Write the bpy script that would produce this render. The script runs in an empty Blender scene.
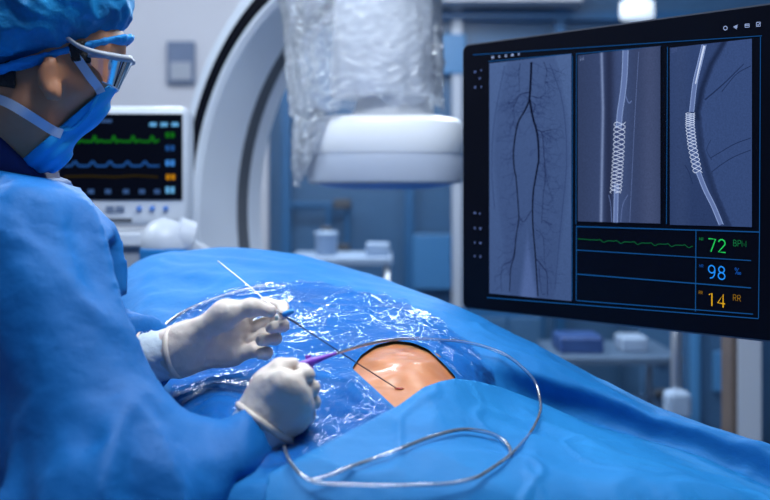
import bpy, bmesh, math, random
import numpy as np
from mathutils import Vector, noise as mnoise
R = math.radians
SC = bpy.context.scene
COL = SC.collection
random.seed(7)
F, CZ = 1100.0, 1.32            # focal length in pixels, camera height


def at(px, py, d):
    """the point at depth d that the photograph shows at (px, py)"""
    return Vector(((px - 385) / F * d, d, CZ - (py - 190) / F * d))


# ---------------------------------------------------------------- objects
def tag(o, label=None, cat=None, group=None, kind=None):
    if label: o['label'] = label
    if cat: o['category'] = cat
    if group: o['group'] = group
    if kind: o['kind'] = kind
    return o


def empty(name, loc, label, cat, group=None):
    o = bpy.data.objects.new(name, None)
    o.empty_display_size = .05
    COL.objects.link(o)
    o.location = loc
    return tag(o, label, cat, group)


def link(name, me, mat, parent=None, smooth=True):
    o = bpy.data.objects.new(name, me)
    COL.objects.link(o)
    if mat: me.materials.append(mat)
    if smooth and len(me.polygons):
        me.polygons.foreach_set('use_smooth', [True] * len(me.polygons))
    if parent:
        o.parent = parent
        bpy.context.view_layer.update()
        o.matrix_parent_inverse = parent.matrix_world.inverted()
    return o


def mk(name, v, f, mat, parent=None, smooth=True):
    me = bpy.data.meshes.new(name)
    if isinstance(v, np.ndarray): v = v.tolist()
    if isinstance(f, np.ndarray): f = f.tolist()
    me.from_pydata([tuple(p) for p in v], [], f)
    me.validate(); me.update()
    return link(name, me, mat, parent, smooth)


def catmull(pts, n=8):
    pts = [Vector(p) for p in pts]
    if len(pts) < 3: return pts
    q = [pts[0] * 2 - pts[1]] + pts + [pts[-1] * 2 - pts[-2]]
    out = []
    for i in range(1, len(q) - 2):
        a, b, c, d = q[i - 1:i + 3]
        for k in range(n):
            t = k / n
            out.append(.5 * (2 * b + (c - a) * t + (2 * a - 5 * b + 4 * c - d) * t * t + (3 * b - a - 3 * c + d) * t ** 3))
    out.append(pts[-1])
    return out


class MB:
    """collects shapes and links them as ONE mesh object"""
    def __init__(s): s.v, s.f = [], []

    def add(s, v, f):
        o = len(s.v)
        s.v += [tuple(p) for p in v]
        s.f += [[i + o for i in q] for q in f]
        return s

    def box(s, c, size, ax=None, bev=0):
        c = Vector(c)
        if ax is None: ax = (Vector((1, 0, 0)), Vector((0, 1, 0)), Vector((0, 0, 1)))
        bm = bmesh.new()
        bmesh.ops.create_cube(bm, size=1)
        for v in bm.verts:
            v.co = Vector((v.co.x * size[0], v.co.y * size[1], v.co.z * size[2]))
        if bev: bmesh.ops.bevel(bm, geom=bm.edges[:], offset=bev, segments=3, affect='EDGES', profile=.5)
        bm.verts.index_update()
        s.add([c + ax[0] * v.co.x + ax[1] * v.co.y + ax[2] * v.co.z for v in bm.verts], [[v.index for v in f.verts] for f in bm.faces])
        bm.free()
        return s

    def tube(s, pts, r, n=10, smooth=0, flat=1.0, up=None):
        if smooth: pts = catmull(pts, smooth)
        pts = [Vector(p) for p in pts]
        m = len(pts)
        rr = r if isinstance(r, (list, tuple)) else [r]
        rad = lambda i: rr[0] if len(rr) == 1 else float(np.interp(i / (m - 1), np.linspace(0, 1, len(rr)), rr))
        v, f = [], []
        T0 = (pts[1] - pts[0]).normalized()
        N = (up or Vector((0, 0, 1))).copy()
        if abs(N.dot(T0)) > .95: N = Vector((1, 0, 0))
        for i, p in enumerate(pts):
            T = (pts[min(i + 1, m - 1)] - pts[max(i - 1, 0)]).normalized()
            N = (N - T * N.dot(T)).normalized()
            B = T.cross(N)
            for k in range(n):
                a = 2 * math.pi * k / n
                v.append(p + (N * math.cos(a) * flat + B * math.sin(a)) * rad(i))
        for i in range(m - 1):
            for k in range(n):
                f.append([i * n + k, i * n + (k + 1) % n, (i + 1) * n + (k + 1) % n, (i + 1) * n + k])
        f.append(list(range(n - 1, -1, -1)))
        f.append([(m - 1) * n + k for k in range(n)])
        return s.add(v, f)

    def lathe(s, prof, c, n=48, axis=None, sx=1, sy=1, power=2.0):
        """profile of (radius, height); power > 2 squares the plan"""
        c = Vector(c)
        A = axis.normalized() if axis else Vector((0, 0, 1))
        U = Vector((1, 0, 0)) if abs(A.x) < .9 else Vector((0, 1, 0))
        U = (U - A * U.dot(A)).normalized(); W = A.cross(U)
        v, f = [], []
        for r, h in prof:
            for k in range(n):
                a = 2 * math.pi * k / n
                ca, sa = math.cos(a), math.sin(a)
                q = (abs(ca) ** power + abs(sa) ** power) ** (-1 / power)
                v.append(c + U * r * q * ca * sx + W * r * q * sa * sy + A * h)
        for i in range(len(prof) - 1):
            for k in range(n):
                f.append([i * n + k, i * n + (k + 1) % n, (i + 1) * n + (k + 1) % n, (i + 1) * n + k])
        f.append(list(range(n - 1, -1, -1)))
        f.append([(len(prof) - 1) * n + k for k in range(n)])
        return s.add(v, f)

    def build(s, name, mat, parent=None, smooth=False):
        o = mk(name, s.v, s.f, mat, parent, smooth)
        if smooth == 'auto': pass
        return o


def auto_smooth(o, ang=35):
    bm = bmesh.new(); bm.from_mesh(o.data)
    bmesh.ops.recalc_face_normals(bm, faces=bm.faces[:])
    for e in bm.edges:
        e.smooth = not (len(e.link_faces) == 2 and e.calc_face_angle(0) > R(ang))
    for f in bm.faces: f.smooth = True
    bm.to_mesh(o.data); bm.free()
    return o


# ---------------------------------------------------------------- materials
def mat(name, col, rough=.5, metal=0, spec=.5, bump=None, noise=None, sss=0, sheen=0, emit=None, trans=0, coat=0):
    m = bpy.data.materials.new(name); m.use_nodes = True
    nt = m.node_tree; b = nt.nodes['Principled BSDF']
    b.inputs['Base Color'].default_value = (*col, 1)
    b.inputs['Roughness'].default_value = rough
    b.inputs['Metallic'].default_value = metal
    b.inputs['Specular IOR Level'].default_value = spec
    b.inputs['Coat Weight'].default_value = coat
    if trans: b.inputs['Transmission Weight'].default_value = trans
    if sss:
        b.inputs['Subsurface Weight'].default_value = sss
        b.inputs['Subsurface Radius'].default_value = (.012, .005, .003)
        b.inputs['Subsurface Scale'].default_value = 1.0
    if sheen: b.inputs['Sheen Weight'].default_value = sheen
    tc = nt.nodes.new('ShaderNodeTexCoord')
    if noise:                      # (scale, colour b, amount of detail)
        n = nt.nodes.new('ShaderNodeTexNoise'); n.inputs['Scale'].default_value = noise[0]
        n.inputs['Detail'].default_value = noise[2]
        nt.links.new(tc.outputs['Object'], n.inputs['Vector'])
        r = nt.nodes.new('ShaderNodeValToRGB')
        r.color_ramp.elements[0].position = .35; r.color_ramp.elements[1].position = .68
        r.color_ramp.elements[0].color = (*col, 1); r.color_ramp.elements[1].color = (*noise[1], 1)
        nt.links.new(n.outputs['Fac'], r.inputs['Fac'])
        nt.links.new(r.outputs['Color'], b.inputs['Base Color'])
    if bump:                       # list of (scale, strength, distance)
        prev = None
        for sc, st, di in bump:
            n = nt.nodes.new('ShaderNodeTexNoise'); n.inputs['Scale'].default_value = sc
            n.inputs['Detail'].default_value = 4
            nt.links.new(tc.outputs['Object'], n.inputs['Vector'])
            bp = nt.nodes.new('ShaderNodeBump'); bp.inputs['Strength'].default_value = st; bp.inputs['Distance'].default_value = di
            nt.links.new(n.outputs['Fac'], bp.inputs['Height'])
            if prev: nt.links.new(prev.outputs['Normal'], bp.inputs['Normal'])
            prev = bp
        nt.links.new(prev.outputs['Normal'], b.inputs['Normal'])
    if emit:
        b.inputs['Emission Color'].default_value = (*emit[0], 1); b.inputs['Emission Strength'].default_value = emit[1]
    return m


def glow(name, col, s=1.0):
    m = bpy.data.materials.new(name); m.use_nodes = True
    nt = m.node_tree; nt.nodes.clear()
    e = nt.nodes.new('ShaderNodeEmission'); e.inputs[0].default_value = (*col, 1); e.inputs[1].default_value = s
    o = nt.nodes.new('ShaderNodeOutputMaterial'); nt.links.new(e.outputs[0], o.inputs[0])
    return m


def film(name, tint, opac, rough, scale, strength, dist, ior=1.5, milky=.0):
    """clear crinkled plastic: mostly transparent, glossy by its Fresnel term"""
    m = bpy.data.materials.new(name); m.use_nodes = True
    nt = m.node_tree; nt.nodes.clear(); N = nt.nodes.new; L = nt.links.new
    out = N('ShaderNodeOutputMaterial'); tr = N('ShaderNodeBsdfTransparent'); tr.inputs[0].default_value = (*tint, 1)
    gl = N('ShaderNodeBsdfGlossy'); gl.inputs['Roughness'].default_value = rough; gl.inputs[0].default_value = (1, 1, 1, 1)
    df = N('ShaderNodeBsdfDiffuse'); df.inputs[0].default_value = (.75, .82, .95, 1)
    tc = N('ShaderNodeTexCoord'); v = N('ShaderNodeTexVoronoi'); v.feature = 'DISTANCE_TO_EDGE'; v.inputs['Scale'].default_value = scale
    n = N('ShaderNodeTexNoise'); n.inputs['Scale'].default_value = scale * .8; n.inputs['Detail'].default_value = 5
    mv = N('ShaderNodeMix'); mv.data_type = 'VECTOR'; mv.inputs[0].default_value = .08
    L(tc.outputs['Object'], n.inputs['Vector']); L(tc.outputs['Object'], mv.inputs[4]); L(n.outputs['Color'], mv.inputs[5]); L(mv.outputs[1], v.inputs['Vector'])
    ad = N('ShaderNodeMath'); ad.operation = 'ADD'; L(v.outputs['Distance'], ad.inputs[0]); L(n.outputs['Fac'], ad.inputs[1])
    bp = N('ShaderNodeBump'); bp.inputs['Strength'].default_value = strength; bp.inputs['Distance'].default_value = dist
    L(ad.outputs[0], bp.inputs['Height']); L(bp.outputs['Normal'], gl.inputs['Normal'])
    fr = N('ShaderNodeFresnel'); fr.inputs['IOR'].default_value = ior; L(bp.outputs['Normal'], fr.inputs['Normal'])
    f2 = N('ShaderNodeMath'); f2.operation = 'MULTIPLY_ADD'; f2.inputs[1].default_value = 1.0; f2.inputs[2].default_value = opac; f2.use_clamp = True
    L(fr.outputs[0], f2.inputs[0])
    m1 = N('ShaderNodeMixShader'); m1.inputs[0].default_value = milky; L(tr.outputs[0], m1.inputs[1]); L(df.outputs[0], m1.inputs[2])
    m2 = N('ShaderNodeMixShader'); L(f2.outputs[0], m2.inputs[0]); L(m1.outputs[0], m2.inputs[1]); L(gl.outputs[0], m2.inputs[2])
    L(m2.outputs[0], out.inputs[0])
    return m


M = {
    'drape': mat('drape_fabric', (.0065, .150, .43), .65, spec=.25, bump=[(700, .2, .001), (38, .4, .005)], noise=(7, (.008, .172, .475), 3)),
    'sheet': mat('sheet_fabric', (.009, .180, .48), .62, spec=.25, bump=[(700, .2, .001), (34, .4, .005)], noise=(9, (.011, .202, .52), 3)),
    'gown': mat('gown_fabric', (.0025, .125, .41), .6, spec=.25, bump=[(800, .12, .001), (28, .35, .008)], noise=(6, (.003, .148, .465), 3)),
    'collar': mat('scrub_fabric', (.006, .02, .12), .8, bump=[(500, .2, .001)]),
    'cap': mat('cap_fabric', (.004, .125, .33), .6, spec=.3, bump=[(60, .6, .006), (900, .15, .001)], noise=(17, (.006, .30, .66), 5)),
    'capband': mat('cap_band_fabric', (.008, .27, .70), .6, spec=.3, bump=[(120, .8, .004)]),
    'mask': mat('mask_fabric', (.012, .36, .82), .6, spec=.3, bump=[(40, .3, .004)]),
    'strap': mat('strap_fabric', (.52, .62, .78), .7, bump=[(400, .2, .001)]),
    'skin': mat('face_skin', (.48, .20, .10), .46, sss=.15, noise=(35, (.54, .24, .13), 3), bump=[(300, .1, .001)]),
    'pskin': mat('patient_skin', (.50, .175, .065), .36, sss=.25, noise=(30, (.57, .225, .095), 4), bump=[(220, .12, .001), (40, .2, .003)], coat=.25),
    'hair': mat('dark_hair', (.012, .010, .010), .6, bump=[(300, .8, .003)]),
    'glove': mat('glove_latex', (.70, .61, .545), .42, spec=.5, sss=.1, bump=[(70, .35, .0035), (260, .15, .001)]),
    'cuff': mat('glove_cuff', (.56, .66, .76), .45, bump=[(60, .6, .004)]),
    'knit': mat('cuff_knit', (.003, .09, .36), .8, bump=[(260, .9, .004)]),
    'white': mat('white_plastic', (.76, .79, .84), .35, noise=(3, (.8, .82, .87), 2)),
    'offwhite': mat('light_grey_plastic', (.50, .545, .63), .4, noise=(3, (.53, .58, .66), 2)),
    'grey': mat('grey_plastic', (.30, .33, .39), .45, noise=(4, (.33, .36, .42), 2)),
    'dgrey': mat('dark_grey_plastic', (.06, .07, .09), .5, noise=(5, (.075, .085, .105), 2)),
    'black': mat('black_plastic', (.0018, .0024, .006), .3, spec=.06, noise=(6, (.0022, .003, .007), 2)),
    'rim': mat('monitor_rim', (.10, .11, .14), .3, metal=.6),
    'steel': mat('brushed_steel', (.50, .53, .58), .3, metal=.9, bump=[(120, .1, .001)]),
    'wire': mat('guidewire_steel', (.62, .64, .70), .28, metal=1),
    'navy': mat('dark_wire_coating', (.012, .02, .05), .3, noise=(90, (.016, .025, .06), 2)),
    'purple': mat('purple_plastic', (.24, .06, .55), .3, noise=(40, (.28, .08, .62), 2)),
    'tipblue': mat('blue_hub_plastic', (.03, .30, .75), .3, noise=(40, (.04, .34, .8), 2)),
    'wound': mat('wound_red', (.28, .02, .015), .25, noise=(200, (.4, .04, .03), 3)),
    'wall': mat('wall_paint', (.52, .53, .58), .6, noise=(1.2, (.55, .56, .61), 3), bump=[(200, .05, .001)]),
    'ceil': mat('ceiling_paint', (.7, .72, .76), .7, noise=(2, (.72, .74, .78), 2)),
    'floor': mat('floor_vinyl', (.12, .17, .24), .3, noise=(4, (.14, .19, .27), 4)),
    'panel': mat('blue_wall_panel', (.048, .125, .245), .3, noise=(1.5, (.06, .145, .275), 3)),
    'panel2': mat('pale_blue_panel', (.06, .21, .44), .3, noise=(1.5, (.07, .235, .47), 3)),
    'mullion': mat('blue_frame_metal', (.018, .11, .26), .4, noise=(3, (.022, .12, .28), 2)),
    'notice': mat('notice_blue', (.115, .16, .26), .5, noise=(10, (.135, .18, .28), 2)),
    'midgrey': mat('mid_grey_plastic', (.36, .41, .51), .4, noise=(3, (.38, .43, .53), 2)),
    'slate': mat('slate_metal', (.07, .12, .20), .45, noise=(3, (.08, .135, .22), 2)),
    'dimwhite': mat('pale_blue_plastic', (.27, .36, .50), .45, noise=(3, (.29, .385, .53), 2)),
    'brown': mat('brown_trim', (.13, .10, .09), .5, noise=(9, (.15, .115, .10), 3)),
    'shelfblue': mat('blue_box', (.02, .06, .2), .5, noise=(8, (.03, .08, .24), 2)),
    'tube': None, 'lens': None,
}
M['film'] = film('clear_incise_film', (.62, .84, .95), .002, .05, 26, .5, .006, 1.27, .006)
M['cover'] = film('clear_cover_film', (.95, .97, 1), .03, .11, 34, .9, .010, 1.5, .15)
M['lens'] = film('clear_lens', (.90, .94, .97), .05, .04, 3, .02, .001, 1.5, .05)
M['tube'] = film('clear_tubing', (.88, .94, 1), .10, .10, 8, .05, .001, 1.5, .17)

# ---------------------------------------------------------------- surface tools
def perlin(X, Y, Z, seed=0):
    rs = np.random.RandomState(seed); perm = rs.permutation(256); perm = np.concatenate([perm, perm, perm])
    g = rs.normal(size=(256, 3)); g /= np.linalg.norm(g, axis=1)[:, None]
    xi, yi, zi = (np.floor(a).astype(int) for a in (X, Y, Z))
    xf, yf, zf = X - xi, Y - yi, Z - zi
    u, v, w = (t * t * t * (t * (t * 6 - 15) + 10) for t in (xf, yf, zf))
    out = 0
    for a in (0, 1):
        for b in (0, 1):
            for c in (0, 1):
                h = perm[perm[perm[(xi + a) & 255] + ((yi + b) & 255)] + ((zi + c) & 255)]
                d = g[h, 0] * (xf - a) + g[h, 1] * (yf - b) + g[h, 2] * (zf - c)
                out = out + d * (u if a else 1 - u) * (v if b else 1 - v) * (w if c else 1 - w)
    return out


def capsule(P, a, b, ra, rb):
    a = np.array(a, float); b = np.array(b, float); ba = b - a; L = ba @ ba
    d = [P[i] - a[i] for i in range(3)]
    t = np.clip((d[0] * ba[0] + d[1] * ba[1] + d[2] * ba[2]) / max(L, 1e-12), 0, 1)
    return np.sqrt(sum((d[i] - t * ba[i]) ** 2 for i in range(3))) - (ra + (rb - ra) * t)


def ellipsoid(P, c, r, rot=None):
    d = [P[i] - c[i] for i in range(3)]
    if rot is not None: d = [sum(rot[i][j] * d[j] for j in range(3)) for i in range(3)]
    k0 = np.sqrt(sum((d[i] / r[i]) ** 2 for i in range(3)))
    k1 = np.sqrt(sum((d[i] / r[i] ** 2) ** 2 for i in range(3))) + 1e-9
    return k0 * (k0 - 1) / k1


def smin(a, b, k):
    h = np.maximum(k - np.abs(a - b), 0) / k
    return np.minimum(a, b) - h * h * k * .25


def smax(a, b, k): return -smin(-a, -b, k)


def nets(f, lo, hi, h):
    ax = [np.arange(lo[i], hi[i] + h, h) for i in range(3)]
    P = np.meshgrid(*ax, indexing='ij'); V = f(P); ins = V < 0
    n = V.shape; cs = tuple(k - 1 for k in n)
    sl = lambda A, o: A[o[0]:o[0] + cs[0], o[1]:o[1] + cs[1], o[2]:o[2] + cs[2]]
    corners = [(a, b, c) for a in (0, 1) for b in (0, 1) for c in (0, 1)]
    cnt = sum(sl(ins, o).astype(np.int8) for o in corners)
    act = (cnt > 0) & (cnt < 8); ids = np.argwhere(act)
    acc = np.zeros((len(ids), 3)); num = np.zeros(len(ids))
    for o in corners:
        for d in range(3):
            if o[d]: continue
            q = list(o); q[d] = 1
            va = V[tuple((ids + np.array(o)).T)]; vb = V[tuple((ids + np.array(q)).T)]
            m = (va < 0) != (vb < 0); t = np.where(m, va / np.where(m, va - vb, 1), 0)
            p = np.array(o, float)[None] + np.zeros((len(ids), 3)); p[:, d] += t
            acc += p * m[:, None]; num += m
    v = np.array(lo) + (ids + acc / num[:, None]) * h
    idx = -np.ones(cs, int); idx[act] = np.arange(len(ids)); faces = []
    for d in range(3):
        e = [slice(None)] * 3; e2 = [slice(None)] * 3; e[d] = slice(0, -1); e2[d] = slice(1, None)
        A, B = ins[tuple(e)], ins[tuple(e2)]
        a, b = (d + 1) % 3, (d + 2) % 3
        for sgn, m in ((1, A & ~B), (-1, ~A & B)):
            c = np.argwhere(m); ok = (c[:, a] > 0) & (c[:, b] > 0) & (c[:, a] < cs[a]) & (c[:, b] < cs[b]); c = c[ok]
            if not len(c): continue
            def at_(da, db):
                q = c.copy(); q[:, a] += da; q[:, b] += db
                return idx[tuple(q.T)]
            qd = np.stack([at_(-1, -1), at_(0, -1), at_(0, 0), at_(-1, 0)], 1)
            faces.append(qd if sgn > 0 else qd[:, ::-1])
    f_ = np.concatenate(faces); f_ = f_[(f_ >= 0).all(1)]
    return v, f_


def sd_poly(px, py, poly):
    """signed distance, negative inside"""
    px = np.asarray(px, float); py = np.asarray(py, float)
    d = np.full(px.shape, 1e18); ins = np.zeros(px.shape, bool)
    n = len(poly)
    for i in range(n):
        x0, y0 = poly[i]; x1, y1 = poly[(i + 1) % n]
        ex, ey = x1 - x0, y1 - y0
        t = np.clip(((px - x0) * ex + (py - y0) * ey) / (ex * ex + ey * ey + 1e-12), 0, 1)
        d = np.minimum(d, (px - x0 - t * ex) ** 2 + (py - y0 - t * ey) ** 2)
        c = ((y0 > py) != (y1 > py)) & (px < (x1 - x0) * (py - y0) / (y1 - y0 + 1e-12) + x0)
        ins ^= c
    d = np.sqrt(d)
    return np.where(ins, -d, d)


def clip(V, quads, sd):
    """keep the part of the mesh where sd > 0"""
    verts = [tuple(p) for p in V]; out = []; cache = {}
    def cut(i, j):
        k = (min(i, j), max(i, j))
        if k not in cache:
            i, j = k; t = sd[i] / (sd[i] - sd[j])
            cache[k] = len(verts); verts.append(tuple(V[i] * (1 - t) + V[j] * t))
        return cache[k]
    for q in quads:
        s = [sd[i] > 0 for i in q]
        if all(s): out.append(list(q)); continue
        if not any(s): continue
        f = []
        for a in range(len(q)):
            i, j = q[a], q[(a + 1) % len(q)]
            if sd[i] > 0: f.append(i)
            if (sd[i] > 0) != (sd[j] > 0): f.append(cut(i, j))
        if len(f) > 2: out.append(f)
    used = sorted({i for f in out for i in f}); mp = {k: n for n, k in enumerate(used)}
    return [verts[i] for i in used], [[mp[i] for i in f] for f in out]


# ---------------------------------------------------------------- camera
cam = bpy.data.cameras.new('camera'); co = bpy.data.objects.new('camera', cam); COL.objects.link(co)
co.location = (0, 0, CZ); co.rotation_euler = (R(90), 0, 0)
cam.sensor_width = 36; cam.lens = 36 * F / 770; cam.shift_y = -60 / 770
cam.clip_start = .05
cam.dof.use_dof = True; cam.dof.focus_distance = 1.52; cam.dof.aperture_fstop = 3.4
SC.camera = co

# ---------------------------------------------------------------- the drape surface
# control points: per column (px), rows of (py, depth) from the near edge to the far silhouette
COLS = [
    (60,  [(None, 1.20, .45), (None, 1.33, .50), (None, 1.50, .62), (None, 1.74, .86), (None, 1.95, .98)]),
    (122, [(None, 1.18, .70), (None, 1.33, .90), (None, 1.52, 1.03), (None, 1.74, 1.10), (274, 1.95)]),
    (200, [(None, 1.12, .92), (430, 1.30), (362, 1.52), (302, 1.76), (252, 2.00)]),
    (280, [(515, 1.12), (432, 1.28), (370, 1.44), (310, 1.69), (255.5, 1.98)]),
    (360, [(515, 1.13), (440, 1.26), (376, 1.42), (322, 1.63), (275, 1.93)]),
    (440, [(515, 1.14), (440, 1.27), (378, 1.43), (336, 1.60), (304, 1.83)]),
    (520, [(515, 1.17), (452, 1.32), (402, 1.555), (362, 1.588), (341, 1.73)]),
    (600, [(515, 1.20), (462, 1.36), (430, 1.582), (392, 1.60), (383.5, 1.66)]),
    (690, [(515, 1.23), (480, 1.38), (458, 1.522), (428, 1.54), (423, 1.57)]),
    (780, [(530, 1.25), (510, 1.35), (494, 1.452), (456, 1.47), (450, 1.50)]),
    (900, [(570, 1.17), (552, 1.27), (534, 1.358), (499, 1.375), (494, 1.40)]),
    (1080, [(640, 1.05), (615, 1.11), (600, 1.16), (575, 1.24), (570, 1.27)]),
]
CP = []
for px, rows in COLS:
    c = []
    for r in rows:
        c.append(at(px, r[0], r[1]) if r[0] is not None else Vector(((px - 385) / F * r[1], r[1], r[2])))
    near, farp = c[0], c[-1]
    nd = Vector((near.x, near.y, 0)).normalized(); fd = Vector((.54, .84, 0))
    pre = [near - nd * .13 + Vector((0, 0, .42 - near.z)), near - nd * .10 + Vector((0, 0, -.20))]
    post = [farp + fd * .05 + Vector((0, 0, -.012)), farp + fd * .12 + Vector((0, 0, -.07)), farp + fd * .17 + Vector((0, 0, -.25)), farp + fd * .19 + Vector((0, 0, .42 - farp.z))]
    CP.append(pre + c + post)
CP = np.array([[tuple(p) for p in c] for c in CP])      # columns x rows x 3
NC, NR = CP.shape[:2]


def cr_w(t):
    return np.stack([-.5 * t + t * t - .5 * t ** 3, 1 - 2.5 * t * t + 1.5 * t ** 3, .5 * t + 2 * t * t - 1.5 * t ** 3, -.5 * t * t + .5 * t ** 3], -1)


PAD = np.pad(CP, ((1, 1), (1, 1), (0, 0)), mode='reflect', reflect_type='odd')


def D(S, T):
    """drape surface at column coordinate S and row coordinate T"""
    S = np.asarray(S, float); T = np.asarray(T, float)
    si = np.clip(np.floor(S).astype(int), 0, NC - 2); ti = np.clip(np.floor(T).astype(int), 0, NR - 2)
    ws, wt = cr_w(S - si), cr_w(T - ti)
    out = 0
    for a in range(4):
        for b in range(4):
            out = out + PAD[si + a, ti + b] * (ws[..., a] * wt[..., b])[..., None]
    return out


def wrinkle(P, front):
    X, Y, Z = P[..., 0], P[..., 1], P[..., 2]
    u = .84 * X - .54 * Y; w = .54 * X + .84 * Y
    a = perlin(u * 5 + 3, w * 11, X * 0, 1) * .010
    b = (np.abs(perlin(u * 7 + w * 6, w * 16 - u * 5, X * 0 + .3, 2)) - .2) * .012
    c = perlin(u * 26, w * 30, X * 0, 3) * .0022
    e = np.exp(-(perlin(u * 4.5 + w * 3 + 7, w * 6 - u * 2, X * 0, 4) / .035) ** 2) * .0030 + np.exp(-(perlin(u * 9 - w * 8, w * 9 + 3, X * 0, 6) / .06) ** 2) * .0016
    return (a - b + c + e) * front


NS, NT = 300, 240
s_ = np.linspace(0, NC - 1, NS); t_ = np.linspace(0, NR - 1, NT)
SS, TT = np.meshgrid(s_, t_, indexing='ij')
GP0 = D(SS, TT)
frontw = np.clip((TT - 1.0) / .8, 0, 1) * np.clip((6.6 - TT) / 1.0, .35, 1)
GP = GP0.copy(); GP[..., 2] += wrinkle(GP0, frontw)
# hanging folds on the sides of the cloth
hang = np.clip((1.6 - TT) / 1.2, 0, 1) + np.clip((TT - 8) / 1.5, 0, 1)
fold = np.sin(SS * 9) * .018 * hang
GP[..., 0] += fold * .54; GP[..., 1] += fold * .84
PX = 385 + GP[..., 0] / GP[..., 1] * F; PY = 190 - (GP[..., 2] - CZ) / GP[..., 1] * F
VIS = (TT > 1.7) & (TT < 6.3)


def grid_quads(n, m):
    i, j = np.meshgrid(np.arange(n - 1), np.arange(m - 1), indexing='ij')
    a = (i * m + j).ravel()
    return np.stack([a, a + m, a + m + 1, a + 1], 1)


TOPS = {}


def on_drape(px, py, lift=.008):
    """point of the cloth seen at (px, py), lifted off it"""
    ds_ = []
    for g, x_, y_ in [(GP, PX, PY)] + ([TOPS['sheet']] if 'sheet' in TOPS and sd_poly([px], [py], SHEET)[0] < 8 else []):
        d2 = np.where(VIS, (x_ - px) ** 2 + (y_ - py) ** 2, 1e9)
        i = np.argsort(d2.ravel())[:6]
        w = 1 / (d2.ravel()[i] + .05)
        ds_.append(float((g[..., 1].ravel()[i] * w).sum() / w.sum()))
    d = min(ds_)
    p = at(px, py, d)
    k = 1 - lift * 1.6 / d
    q = at(px, py, d * k)
    return q


WINDOW = [(352, 368), (361, 355), (376, 345), (394, 340.5), (412, 342.5), (428, 349), (442, 362), (456, 377), (440, 392), (400, 412)]
V = GP.reshape(-1, 3); sd = sd_poly(PX.ravel(), PY.ravel(), WINDOW); sd = np.where(VIS.ravel(), sd, 99.)
v, f = clip(V, grid_quads(NS, NT), sd)
drape = mk('surgical_drape', v, f, M['drape'])
tag(drape, 'large blue surgical drape covering the table and patient, with an opening over bare skin', 'surgical drape')

# near sheet lying over the front of the drape
SHEET = [(262, 520), (268, 474), (313, 450), (399, 405), (424, 387), (440, 381.5), (454, 378.5), (476, 381), (500, 387), (540, 402), (592, 425), (650, 441), (702, 457), (772, 488), (830, 515), (900, 560), (900, 700), (200, 700)]
ms = (TT > .9) & (TT < 6.0)
G2 = GP0.copy(); u_ = .84 * GP0[..., 0] - .54 * GP0[..., 1]; w_ = .54 * GP0[..., 0] + .84 * GP0[..., 1]
ex = .0075 + .3 * wrinkle(GP0, frontw * 0 + 1)
ex = ex + np.exp(-(perlin(u_ * 5 + w_ * 5, w_ * 5 - u_ * 4 + 3, u_ * 0, 9) / .03) ** 2) * .0032
ex = ex - (np.abs(perlin(u_ * 8 - w_ * 5 + 2, w_ * 9 + u_ * 4, u_ * 0 + .7, 8)) - .25) * .016
G2[..., 2] = np.maximum(GP0[..., 2] + ex, GP[..., 2] + .0035)
P2x = 385 + G2[..., 0] / G2[..., 1] * F; P2y = 190 - (G2[..., 2] - CZ) / G2[..., 1] * F
TOPS['sheet'] = (G2, P2x, P2y)
sd2 = -sd_poly(P2x.ravel(), P2y.ravel(), SHEET); sd2 = np.where(ms.ravel(), sd2, -99.)
v, f = clip(G2.reshape(-1, 3), grid_quads(NS, NT), sd2)
sheet = mk('drape_sheet', v, f, M['sheet'])
so = sheet.modifiers.new('thickness', 'SOLIDIFY'); so.thickness = .002; so.offset = -1
tag(sheet, 'paler blue drape sheet folded over the near side, its edge crossing below the bare skin', 'drape sheet')

# clear crinkled film around the opening
FILM = [(160, 352), (182, 312), (214, 292), (262, 281), (318, 281), (362, 290), (404, 300), (440, 320), (472, 345), (492, 368), (500, 386), (454, 380), (400, 408), (330, 446), (284, 470), (232, 462), (196, 430), (170, 392)]
fs = np.linspace(1.4, 7.2, 420); ft = np.linspace(2.4, 6.4, 340)
FS, FT = np.meshgrid(fs, ft, indexing='ij')
FP = D(FS, FT); FP[..., 2] += wrinkle(FP, 1.0)
u_ = .84 * FP[..., 0] - .54 * FP[..., 1]; w_ = .54 * FP[..., 0] + .84 * FP[..., 1]; q_ = perlin(u_ * 9, w_ * 9, u_ * 0, 20) * 1.2
cr = np.abs(perlin(u_ * 16 + q_, w_ * 34 + q_, u_ * 0, 21)) * .006 + np.abs(perlin(u_ * 60 + w_ * 25 + q_ * 3, w_ * 75 - u_ * 20, u_ * 0, 22)) * .0045 + np.abs(perlin(u_ * 130, w_ * 130 + q_ * 4, u_ * 0, 23)) * .0010
mk_ = np.clip(perlin(u_ * 7 + 2, w_ * 9, u_ * 0, 24) * 2.4 + .55, .12, 1)
line = np.exp(-(perlin(u_ * 6 + w_ * 5, w_ * 14 - u_ * 8 + 1, u_ * 0, 25) / .045) ** 2) * .004
FP[..., 2] += .0022 + cr * mk_ + line
fx = 385 + FP[..., 0] / FP[..., 1] * F; fy = 190 - (FP[..., 2] - CZ) / FP[..., 1] * F
wob = perlin(fx / 14, fy / 14, fx * 0, 5) * 7
s1 = -sd_poly(fx.ravel(), fy.ravel(), FILM) + wob.ravel()
s2 = sd_poly(fx.ravel(), fy.ravel(), WINDOW) - 1.5
v, f = clip(FP.reshape(-1, 3), grid_quads(420, 340), np.minimum(s1, s2))
fo = mk('plastic_film', v, f, M['film'])
tag(fo, 'clear crinkled plastic film stuck on the drape around the bare skin opening', 'plastic film')

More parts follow.
